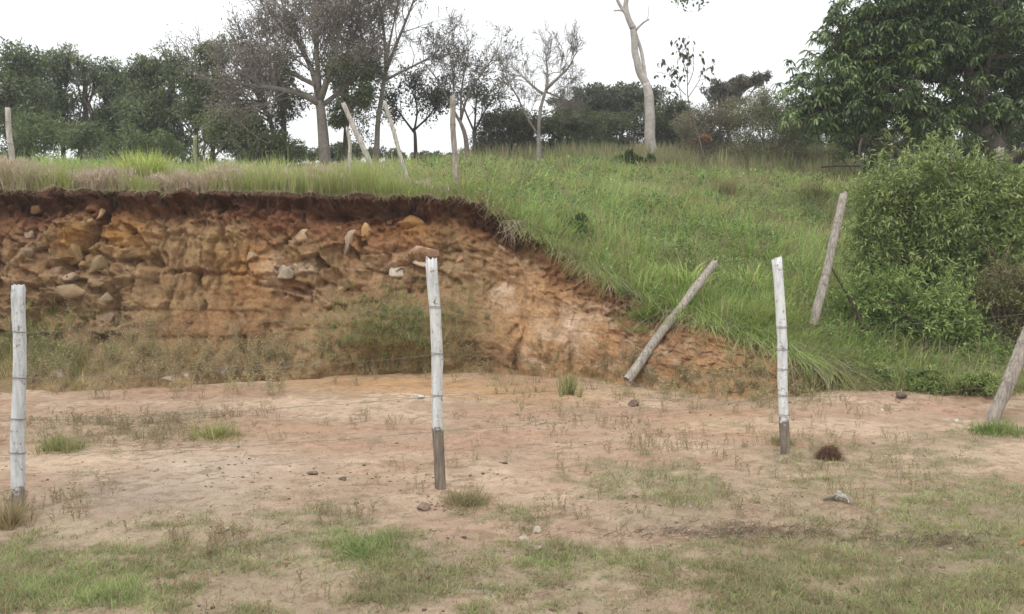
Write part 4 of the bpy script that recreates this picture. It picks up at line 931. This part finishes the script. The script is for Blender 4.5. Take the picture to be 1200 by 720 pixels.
# mango tree
def mango():
    Y = 16.5; root = empty('mango_tree', hy(1178, Y), 'large spreading mango tree with drooping dark green leaves at the upper right', 'tree'); T = Tubes(); LV = Leaves(); c = (.12, .10, .085)
    b = pxof(*hy(1178, Y)); tr = limb(T, [(1180, b[1]+5), (1177, 200), (1165, 172), (1150, 150)], Y, .24, .17, c, 12, 0, 4)
    Ls = [limb(T, p, Y, a, d_, c, 8, dy) for p, a, d_, dy in (
      ([(1150, 152), (1115, 138), (1075, 128), (1030, 122), (990, 120)], .09, .03, .1), ([(1152, 150), (1120, 110), (1085, 70), (1050, 40)], .10, .035, .5), ([(1152, 150), (1140, 100), (1125, 50), (1110, 0), (1100, -50)], .12, .04, -.3),
      ([(1165, 172), (1185, 130), (1200, 80), (1215, 20)], .12, .04, .6), ([(1175, 190), (1200, 175), (1240, 140), (1290, 100)], .10, .035, -.4), ([(1130, 140), (1090, 120), (1055, 95), (1030, 80)], .05, .02, .4), ([(1155, 155), (1150, 110), (1158, 80), (1162, 50)], .07, .03, -.5))]
    ells = [(955, 112, 32, 34, 18), (998, 95, 42, 45, 30), (1010, 45, 42, 42, 28), (1055, 20, 55, 40, 34), (1050, 70, 48, 34, 26), (1100, 50, 48, 42, 26), (1110, 5, 60, 40, 30), (1155, 30, 45, 40, 20), (1150, 75, 40, 35, 20),
            (1195, 20, 40, 35, 13), (1190, 85, 38, 35, 16), (1045, 118, 45, 22, 16), (1090, 140, 35, 14, 9), (985, 138, 40, 12, 10), (1130, 125, 36, 16, 11), (1240, 60, 50, 60, 20), (1250, 130, 50, 40, 16), (1180, 130, 30, 20, 10), (1090, -50, 90, 40, 30)]
    limbpts = np.concatenate(Ls)
    for ex, ey, rx, ry, n in ells:
        for i in range(int(n*1.75)):
            u = unit(1)[0]; q = rng.uniform(.35, 1.0); p = W(ex+u[0]*rx*q, ey-u[2]*ry*q, Y) + (0, u[1]*q*max(rx, 40)*Y/F*1.3, 0)
            j = int(np.argmin(np.linalg.norm(limbpts-p, axis=1))); s0 = limbpts[j]; m_ = (s0+p)/2+(0, 0, .12*np.linalg.norm(p-s0))
            ts = np.linspace(0, 1, 5)[:, None]; Pb = s0*(1-ts)**2+2*m_*ts*(1-ts)+p*ts**2; T.add(Pb, np.linspace(.02, .006, 5), 4, c, cap=False)
            base_c = cvar(1, (.085, .135, .05), (.20, .27, .11))[0]
            if rng.uniform() < .025: base_c = np.array((.17, .24, .05))
            for t_ in range(5):
                e_ = p + rng.normal(0, .19, 3); nl = 13; az = np.arange(nl)*2.4+rng.uniform(0, 6); el = rng.uniform(-1.0, .35, nl)
                D = np.stack([np.cos(az)*np.cos(el), np.sin(az)*np.cos(el), np.sin(el)], 1); s_ = rng.uniform(.13, .22, nl)
                T.add([p, (p+e_)/2+(0, 0, .02), e_], [.006, .005, .004], 3, c, cap=False)
                cc_ = base_c*rng.uniform(.75, 1.3, (nl, 1))
                LV.add(np.repeat(e_[None], nl, 0), D, s_*.65, .04, cc_, .8); D2 = D.copy(); D2[:, 2] -= .7; D2 /= np.linalg.norm(D2, axis=1)[:, None]
                LV.add(e_+D*s_[:, None]*.42, D2, s_*.65, .036, cc_*.97, .8)
    T.build('trunk', M_bark, root); LV.build('crown', M_gloss, root)
mango()
# grey fallen branches under it
def fallen():
    Y = 18.; root_o = Tubes(); c = (.32, .29, .26)
    limb(root_o, [(1008, 156), (1025, 166), (1048, 176), (1075, 184)], Y, .06, .04, c, 7); limb(root_o, [(1012, 160), (1006, 175), (1010, 200)], Y, .035, .03, c, 6)
    limb(root_o, [(1046, 205), (1044, 190), (1046, 172)], Y, .03, .025, c, 6); limb(root_o, [(1028, 200), (1038, 190), (1052, 186)], Y, .045, .03, c, 6); limb(root_o, [(1040, 172), (1070, 160), (1110, 152)], Y, .04, .02, c, 6); limb(root_o, [(962, 196), (985, 194), (1020, 196)], Y, .02, .015, (.14, .11, .09), 5)
    tag(root_o.build('dead_branch', M_bark), 'pale grey dead branches lying in the shade under the mango crown', 'branch')
fallen()

# the big bush on the right
BG1, BG2 = (.17, .235, .07), (.40, .47, .19)
shrub('big_bush', 'tall bush with fine pale green leaves in front of the mango trunk', 'bush', hy(1100, 11.2), [(1045, 235, 42, 45), (1095, 200, 50, 34), (1020, 290, 30, 50), (1130, 340, 70, 40), (1150, 225, 46, 45), (1090, 262, 60, 55), (1150, 280, 55, 55), (1040, 270, 38, 45), (1200, 250, 50, 55), (1095, 320, 60, 40)], 11.2, 36000, .074, BG1, BG2, depth=.9, sub=30, stems=46, aspect=.3, twig=.9, bark=(.14, .11, .085), droop=.15, sprays=260)
shrub('leafy_bush', 'lower leafy bush behind the strand wires at the right', 'bush', hy(1080, 10.2), [(1040, 350, 42, 38), (1090, 370, 55, 40), (1020, 400, 38, 42), (1000, 360, 22, 35), (1080, 420, 50, 30), (1130, 400, 45, 42)], 10.3, 30000, .055, (.17, .25, .07), (.38, .48, .17), depth=.7, sub=26, stems=24, aspect=.35, twig=.7, droop=.1, sprays=130)
shrub('leafy_bush', 'brown leaved tangled bush behind the leaning post at the right edge', 'bush', hy(1180, 10.4), [(1180, 340, 45, 40), (1190, 395, 45, 42), (1170, 430, 40, 26), (1240, 380, 50, 70)], 10.4, 24000, .048, (.22, .18, .10), (.23, .26, .10), depth=.7, sub=26, stems=60, aspect=.35, twig=.7, bark=(.26, .18, .15), sprays=80)
shrub('leafy_bush', 'bushes beyond the right edge of the yard', 'bush', hy(1330, 10.8), [(1300, 300, 70, 80), (1380, 330, 90, 90), (1320, 420, 90, 45)], 10.8, 16000, .08, BG1, BG2, depth=.9, sub=14, stems=20, aspect=.4)
for p, q, lab in ((1015, 440, 'low pale green weed clump at the foot of the bush right of the drooping grass'), (1090, 448, 'leafy weed clump at the middle of the foot of the big bush'), (1150, 450, 'weed clump at the foot of the bush beside the leaning post')):
    shrub('weed_clump', lab, 'weed', hit(p, q+12)[0], [(p, q, 30, 18)], float(hit(p, q+12)[0][1])-.05, 2600, .045, (.2, .28, .08), (.40, .46, .18), sub=14, stems=12, aspect=.35, twig=.35)
T = Tubes(); limb(T, [(1012, 388), (1004, 365), (990, 340), (972, 310)], 10.0, .024, .012, (.09, .065, .05), 6, .1)
tag(T.build('dead_stick', M_bark), 'dark dead stick leaning against the upper grey fence post', 'stick')

# ------------------------------------------------------------------ rocks
def rockobj(name, px, py, rx, ry, label, col, rot=0., sink=.5, group=None, ymul=.9, cat='rock', seed=None):
    h, nrm = hit(px, py); Y = h[1]; m = Y/F; r_ = np.random.default_rng(int(px*7+py*13))
    V = IV2.copy()
    for i in range(16):                                        # planar cuts make facets
        d = r_.normal(size=3); d /= np.linalg.norm(d); k = r_.uniform(.28, .72); s_ = V@d; V = V - np.outer(np.maximum(s_-k, 0)*.97, d)
    V *= (1 + .05*fbm(V[:, 0]*2+px, V[:, 1]*2, V[:, 2]*2, 3))[:, None]
    V /= np.abs(V).max(0)
    V = V*np.array((rx*m, (rx+ry)/2*m*ymul, ry*m)); ca, sa = math.cos(rot), math.sin(rot)
    V = V @ np.array(((ca, 0, -sa), (0, 1, 0), (sa, 0, ca))).T
    c = h + (0, (rx+ry)/2*m*ymul*(sink if nrm[2] < .7 else 0), ry*m*(.4 if nrm[2] >= .7 else 0))
    C = np.zeros(V.shape) + col; n_ = fbm(V[:, 0]*9+px, V[:, 1]*9, V[:, 2]*9, 3); C = C*(1+.25*n_)[:, None]
    o = npmesh(name, V, [IF2], M_rock, None, C, smooth=False); o.location = [float(q) for q in c]
    return tag(o, label, cat, group)
EG = 'rocks embedded in the cut bank'
for a in ((350, 280, 19, 11, 'large pale tan boulder jutting from the middle of the bank under the red soil', (.47, .34, .21), .05),
          (408, 283, 8, 21, 'narrow upright whitish rock right of the large pale boulder', (.50, .38, .28), -.25), (430, 272, 10, 12, 'orange angular rock right of the narrow upright rock', (.42, .26, .12), .3),
          (500, 295, 22, 8, 'long flat pinkish slab just above the top of the middle whitewashed post', (.48, .31, .22), .1), (467, 320, 13, 8, 'white rounded rock left of the middle post top', (.55, .47, .38), .1),
          (497, 312, 15, 7, 'whitish flat rock directly under the long pinkish slab', (.52, .40, .30), 0), (475, 264, 22, 12, 'broad orange block high in the bank under the dark soil', (.34, .19, .08), .0), (455, 262, 8, 6, 'small dark orange block left of the broad orange block', (.40, .24, .12), .3),
          (335, 322, 16, 9, 'grey white crumbling rock below the large pale boulder', (.45, .38, .30), .1), (312, 330, 9, 7, 'brown rock left of the grey white crumbling rock', (.34, .24, .15), .4), (362, 312, 10, 6, 'small tan rock below and right of the large pale boulder', (.36, .26, .17), .5), (398, 340, 15, 6, 'flat brown ledge rock in the lower middle of the bank', (.33, .22, .13), .15),
          (395, 268, 10, 7, 'tan rock wedged between the large pale boulder and the narrow upright rock', (.40, .27, .15), .4), (295, 300, 9, 6, 'small pale rock in the tan wall left of the large pale boulder', (.43, .32, .2), .2), (540, 303, 10, 6, 'small reddish rock right of the long pinkish slab', (.37, .22, .14), .4),
          (116, 251, 8, 6, 'pale yellowish rock at the top of the dark cleft, left part of bank', (.47, .33, .17), .3), (82, 290, 14, 22, 'tall orange brown block left of the dark cleft', (.30, .19, .08), .1), (96, 262, 14, 6, 'slanting tan slab capping the tall orange brown block', (.36, .25, .13), .45),
          (140, 270, 17, 14, 'orange block with a smooth face right of the dark cleft', (.38, .21, .07), .2), (152, 298, 13, 6, 'grey brown ledge rock under the orange block', (.24, .18, .12), -.1), (30, 274, 12, 9, 'whitish grey rock near the left edge below the topsoil', (.33, .27, .22), .3),
          (28, 296, 12, 9, 'dark grey rock near the left edge under the whitish rock', (.18, .145, .12), .1), (44, 247, 13, 7, 'orange tan stone in the red topsoil near the left edge', (.34, .19, .10), .2), (80, 325, 10, 6, 'small pinkish white rock in the lower left rock pile', (.44, .33, .26), .4),
          (85, 346, 22, 10, 'wide tan rock low in the left rock pile', (.33, .25, .16), .15), (122, 348, 13, 8, 'angled grey tan rock at the right of the left rock pile', (.32, .26, .19), .5), (112, 335, 10, 6, 'brown angular rock above the angled grey tan rock', (.25, .18, .12), .5), (60, 320, 12, 9, 'reddish brown rock in the left rock pile', (.24, .15, .10), .2),
          (108, 312, 18, 12, 'olive brown rock in the left rock pile beside the cleft', (.24, .19, .11), .3), (124, 372, 12, 8, 'dark rock at the base of the left rock pile', (.20, .16, .12), .3), (588, 292, 8, 6, 'small pale stone in the orange slope right of the middle post', (.46, .31, .2), .3)):
    rockobj('rock', *a[:4], a[4], tuple((np.array(a[5])*.5+np.array((.24, .16, .09))*.5)*1.1 if a[0] < 160 else np.array(a[5])*1.0), a[6], group=EG, sink=(.1 if a[0] in (350, 408, 500, 467, 497, 475, 335) else .42))
BGp = 'stones along the foot of the bank'
for a in ((255, 438, 13, 8, 'grey tan stone half hidden in weeds at the foot of the bank', (.34, .27, .21)), (199, 446, 14, 8, 'pale stone at the bank foot left of the grey tan stone', (.38, .31, .24)), (216, 440, 8, 6, 'small tan stone between the two larger stones at the bank foot', (.34, .25, .18)), (66, 441, 10, 8, 'pinkish stone at the bank foot right of the left whitewashed post', (.38, .28, .22)),
          (42, 440, 8, 7, 'small brown stone at the bank foot beside the left whitewashed post', (.25, .18, .13)), (160, 437, 9, 8, 'reddish stone in the weeds at the bank foot', (.27, .18, .13)), (327, 447, 8, 6, 'small square red brown clod at the far edge of the dirt', (.24, .11, .065))):
    rockobj('stone', *a[:4], a[4], a[5], .1, group=BGp, cat='stone')
for a in ((500, 597, 12, 6.5, 'flat brown stone beside the foot of the middle whitewashed post', (.27, .20, .15)), (630, 624, 6, 5, 'round pale pebble alone in the foreground dirt', (.68, .60, .46)), (491, 467, 12, 4, 'flat whitish stone on the dirt behind the middle whitewashed post', (.62, .56, .48)), (1034, 481, 3, 2, 'tiny white stone on the dirt bank right of the right post', (.75, .72, .68)), (1120, 494, 3, 2.5, 'tiny white stone near the leaning post at the right edge', (.75, .72, .66)),
          (745, 476, 9, 5, 'dark reddish stone on the dirt below the fallen grey post', (.17, .11, .09)), (1058, 466, 10, 5, 'dark clod at the foot of the bush', (.15, .11, .09)), (402, 563, 6, 3, 'small dark flat stone on bare dirt left of the middle post', (.15, .11, .09)), (368, 556, 9, 3, 'thin dark flat stone further left on the bare dirt', (.2, .15, .11)), (745, 583, 5, 3, 'small grey stone in the thin grass right of centre', (.3, .25, .2))):
    rockobj('stone', *a[:4], a[4], a[5], .0, cat='stone')
# brown fibrous clump near the right post
h = hit(972, 537)[0]; B = Blades(); n = 2600; u = unit(n); u[:, 2] = np.abs(u[:, 2]); P = h + u*np.array((.072, .06, .10))*rng.uniform(.3, 1, (n, 1))
B.add(P, rng.uniform(.03, .07, n), rng.uniform(.3, 1.4, n), .9, .0035, cvar(n, (.15, .085, .05), (.27, .165, .10)), az=np.arctan2(u[:, 1], u[:, 0]), nseg=3)
root = empty('dung_heap', h, 'dark reddish brown fibrous heap on the dirt right of the right whitewashed post', 'heap')
V = IV2*np.array((.05, .045, .07))*(1+.3*fbm(IV2[:, 0]*3, IV2[:, 1]*3, IV2[:, 2]*3, 3))[:, None] + h + (0, 0, .02)
npmesh('core', V, [IF2], M_rock, root, np.zeros(V.shape)+(.14, .07, .04)); B.build('fibres', M_grass, root)
# pale roots washed out of the edge beside the fallen post, and further right
for cx, cy, lab, n in ((790, 366, 'pale tangle of bare roots hanging from the edge under the fallen grey post', 60), (975, 420, 'pale dry roots hanging under the drooping grass clump right of the right post', 60), (600, 262, 'dry root tuft hanging at the corner where the bank edge starts to fall', 34)):
    T = Tubes(); h0 = hit(cx, cy)[0] + (0, -.16, .03)
    T.add([h0+(-.14, .05, 0), h0, h0+(.14, .05, -.02)], .008, 5, (.3, .24, .17), .2)
    for i in range(n):
        p = h0 + (rng.uniform(-.13, .13), rng.normal(0, .015)+.02, 0); P, _d = wander(p, np.array((rng.normal(0, .3), -.35, -.6)), rng.uniform(.15, .5), 6, .22, -.12)
        T.add(P, np.linspace(.0035, .0012, 7)*rng.uniform(.5, 1.6), 3, np.array((.55, .47, .36))*rng.uniform(.6, 1.2), cap=False)
    tag(T.build('root_tangle', M_bark), lab, 'roots')
# driftwood
T = Tubes(); h = hit(985, 588)[0]
def dw(pts, r0, r1, c=(.42, .39, .34), k=7): T.add([h+np.array(p)*.72 for p in pts], np.linspace(r0, r1, len(pts))*.8, k, c, .25)
dw([(-.07, .02, .02), (-.02, 0, .05), (.03, 0, .045), (.07, -.01, .02)], .022, .014); dw([(.03, 0, .045), (.055, -.03, .02), (.045, -.07, .01)], .014, .006, k=6); dw([(-.05, .01, .02), (0, .03, .07), (.04, .02, .03)], .026, .02); dw([(-.03, 0, .045), (-.09, .0, .03), (-.14, .02, .01)], .014, .006, (.2, .17, .14), 6); dw([(0, 0, .05), (-.03, .01, .085)], .012, .006)
tag(T.build('driftwood', M_bark), 'knotted pale grey piece of dead wood lying in the grass at the right', 'wood')
T = Tubes(); a_, b__ = G(255, 628), G(270, 624)
T.add([(a_[0], a_[1], .02), (b__[0], b__[1], .028)], .008, 5, (.55, .48, .38), .3); tag(T.build('wood_chip', M_bark), 'pale splinter of wood beside a small dead weed in the left foreground', 'wood')
x_, y_ = G(1198, 643); T = Tubes(); T.add([(x_-.03, y_, .01), (x_, y_, .035), (x_+.04, y_, .015)], [.004, .012, .004], 7, (.36, .2, .08), .4); tag(T.build('dead_leaf', M_bark), 'orange brown curled dead leaf at the right edge of the foreground', 'leaf')

# ------------------------------------------------------------------ posts and wire
def pole(px, y0, x1, y1, Y0, Y1, w0, w1, bend=(), k=9, extra=.1):
    """centre line from foot (px,y0) to top (x1,y1); widths in photo pixels"""
    a, b_ = W(px, y0, Y0), W(x1, y1, Y1); n = 22; t = np.linspace(0, 1, n)[:, None]; P = a*(1-t)+b_*t
    L = np.linalg.norm(b_-a); d = (b_-a)/L
    P[:, 0] += (.012*vn(t[:, 0]*3+px, t[:, 0]*0) + (bend[0]*np.sin(PI*t[:, 0]) if bend else 0)); P[:, 1] += .01*vn(t[:, 0]*3+px+9, t[:, 0]*0)
    P = np.concatenate([[P[0]-d*extra], P]); R = np.concatenate([[w0], w0+(w1-w0)*t[:, 0]])*.5*.84*Y0/F
    return P, R, d
def fence_post(label, cat, px, y0, x1, y1, Y0, Y1, w0, w1, mat, ties, group, sides=8, bend=(), name='fence_post', square=.0):
    P, R, d = pole(px, y0, x1, y1, Y0, Y1, w0, w1, bend); base = P[1]; root = empty(name, base, label, cat, group)
    n = len(P); th = np.arange(16)*2*PI/16; r_ = np.random.default_rng(abs(int(px*3+7))); prof = 1+.07*r_.normal(size=16); sq = 1/np.maximum(np.abs(np.cos(th-.5)), np.abs(np.sin(th-.5))); prof = prof*(1+square*(sq-1)*.8)
    A = np.cross(d, (0, 1., 0)); A /= np.linalg.norm(A); Bv = np.cross(d, A)
    rr = R[:, None]*prof*(1+.035*r_.normal(size=(n, 16))); V = (P-base)[:, None]+rr[..., None]*(A*np.cos(th)[:, None]+Bv*np.sin(th)[:, None])[None]
    V[-1] += d*(.012*r_.normal(size=(16, 1)) + .012*np.cos(th-2)[:, None])
    V = V.reshape(-1, 3); i = np.arange(n-1)[:, None]*16+np.arange(16)[None]; j = np.arange(n-1)[:, None]*16+(np.arange(16)[None]+1) % 16
    q = np.stack([i, j, j+16, i+16], -1).reshape(-1, 4); V = np.concatenate([V, [(P[-1]-base)+d*.006]]); c = len(V)-1; e = (n-1)*16
    tr = np.stack([e+np.arange(16), e+(np.arange(16)+1) % 16, np.full(16, c)], 1)
    o = npmesh('pole', V, [q, tr], mat); o.parent = root
    for tfr in ties:                                           # wire wrapped round the pole
        f = tfr*(n-2)+1; k = int(f); cen = P[k]+(P[min(k+1, n-1)]-P[k])*(f-k)-base; r = R[k]*1.17+.001; T = Tubes()
        for turn in range(2):
            ang = np.linspace(0, 2*PI, 17); ww = r*(1.0+.1*square); pts = cen + (A*np.cos(ang)[:, None]+Bv*np.sin(ang)[:, None])*ww + d*(turn*.007 + .006*np.sin(ang+turn))[:, None]
            T.add(pts, .0013, 4, cap=False)
        o2 = T.build('wire_tie', M_wire); o2.parent = root
    def at(tf): f = tf*(n-2)+1; k = int(min(f, n-1)); return P[k]+(P[min(k+1, n-1)]-P[k])*(f-k) + np.array((0, -R[k]*1.1, 0))
    return at
MP1 = mat_post('whitewash_weathered', .16, (.66, .67, .68)); MP2 = mat_post('whitewash_middle', .42, (.74, .74, .73)); MP3 = mat_post('whitewash_right', .30, (.82, .83, .84)); MW = mat_post('grey_wood', 9., wood=(.33, .29, .25)); MWp = mat_post('pale_wood', 9., wood=(.46, .42, .37))
FG = 'whitewashed fence posts along the front of the yard'
hs = (.27, .42, .60, .80); Y1_ = G(20, 602)[1]; Y2_ = G(516, 577)[1]; Y3_ = G(920, 537)[1]
def front_post(*a, **k): return fence_post(*a, **k)
A1 = fence_post('whitewashed post nearest the left edge, its paint reaching almost to the ground', 'fence post', 20, 602, 21, 336, Y1_, Y1_+.02, 17.5, 16.5, MP1, hs, FG, square=.8)
A2 = fence_post('middle whitewashed post with a long bare grey lower end', 'fence post', 516, 577, 507, 306, Y2_, Y2_+.03, 14, 15, MP2, hs, FG, square=.6, bend=(.008,))
A3 = fence_post('whitest post at the right with a slight bend and dark wire marks', 'fence post', 920, 538, 910, 304, Y3_, Y3_+.03, 12.5, 12.5, MP3, (.22, .32, .45, .55, .66), FG, square=.6, bend=(.02,))
hR = hit(1162, 494)[0]; YR = hR[1]
A4 = fence_post('grey split wooden post leaning to the right at the right edge of the yard', 'fence post', 1162, 495, 1226, 345, YR, YR+.1, 15, 16, MW, (.3, .6, .85), None, square=.5)
A0 = fence_post('whitewashed post beyond the left edge', 'fence post', -560, 640, -556, 330, G(20, 640)[1], G(20, 640)[1], 18, 17, MP1, hs, FG, square=.8)
# old fence on the hill
OG = 'old fence posts on the hill'
MG = mat_post('mossy_wood', 9., wood=(.23, .24, .13))
def old(label, px, Y, x1, y1, w, mat=MW, dY=0., ties=(.5, .8), y0=None, **k):
    b = hy(px, Y); p = pxof(*b); return fence_post(label, 'fence post', px, (p[1] if y0 is None else y0), x1, y1, Y, Y+dY, w*1.08, w*.92, mat, ties, OG, **k)
O1 = old('upright grey post standing near the bank edge above the middle whitewashed post', 535, 12.0, 530, 113, 8, ties=(.4, .7, .9))
old('short pale post leaning left among the dry grass at the far left', 16, 12.6, 9, 127, 7, MWp)
old('pale pole leaning to the left in front of the big grey brown tree', 444, 13.0, 402, 122, 7, MWp)
old('thinner pale pole leaning left below the tall half bare tree', 478, 13.2, 451, 120, 6, MWp)
old('short upright pale stake between the big tree trunk and the leaning poles', 412, 13.6, 408, 150, 5, MWp)
old('mossy green stake in the pale grass left of the big tree', 231, 12.4, 228, 160, 5.5, MG)
O2 = fence_post('grey post leaning right on the slope in front of the big bush', 'fence post', 956, 372, 990, 228, 10.0, 10.3, 12.5, 11, MW, (.25, .33, .55, .75), OG, square=.3)
hF = hit(741, 434)[0]
O3 = fence_post('fallen grey post lying aslant from the cut edge down to the foot of the bank', 'fence post', 740, 438, 838, 308, hF[1]-.22, 10.35, 12, 10, MW, (.5,), OG, square=.3, bend=(-.01,))
b = hy(1172, 12.4); O4 = fence_post('grey post standing in the top of the big bush', 'fence post', 1164, 300, 1172, 174, 11.5, 11.5, 10, 9, MW, (.7,), OG)

def strand(pts, sag, label, group, barb=True, r=.0012, name='barbed_wire'):
    T = Tubes()
    for a, b_ in zip(pts[:-1], pts[1:]):
        L = np.linalg.norm(b_-a); n = max(8, int(L/.25)); t = np.linspace(0, 1, n)[:, None]
        P = a*(1-t)+b_*t; P[:, 2] -= sag*4*(t*(1-t))[:, 0]*L*.25; P[:, 2] += .004*rng.normal(size=n); P[0] = a; P[-1] = b_; T.add(P, r, 4, cap=False)
        if barb:
            for q in np.arange(.08, L, .13):
                f = q/L*(n-1); k = int(f); c = P[k]+(P[min(n-1, k+1)]-P[k])*(f-k)
                for s_ in (1, -1): v_ = unit(1)[0]*.011; T.add([c-v_, c+v_], [.0007, .0007], 3, cap=False)
    return tag(T.build(name, M_wire), label, 'wire', group)
A5 = W(1700, 470, 7.6)
for h_, lab in zip(hs, ('lowest barbed wire strand of the front fence', 'second barbed wire strand from the ground on the front fence', 'third barbed wire strand from the ground on the front fence', 'top barbed wire strand of the front fence')):
    end = hR + np.array((.12+.25*h_, 0, h_*1.25)); far = np.array((5.9+1.5, 7.2, h_*1.25))
    strand([A0(h_), A1(h_), A2(h_), A3({.27: .32, .42: .45, .60: .55, .80: .66}[h_]), end, far], .035, lab, 'strands of the front fence')
strand([O2(.75), O4(.5)], .05, 'upper slack strand between the two grey posts by the big bush', None, False)
strand([O1(.7), O3(.97)], .10, 'slack old wire running down the slope from the upright grey post to the fallen post', None, False)
bpy.data.meshes.remove(ico)
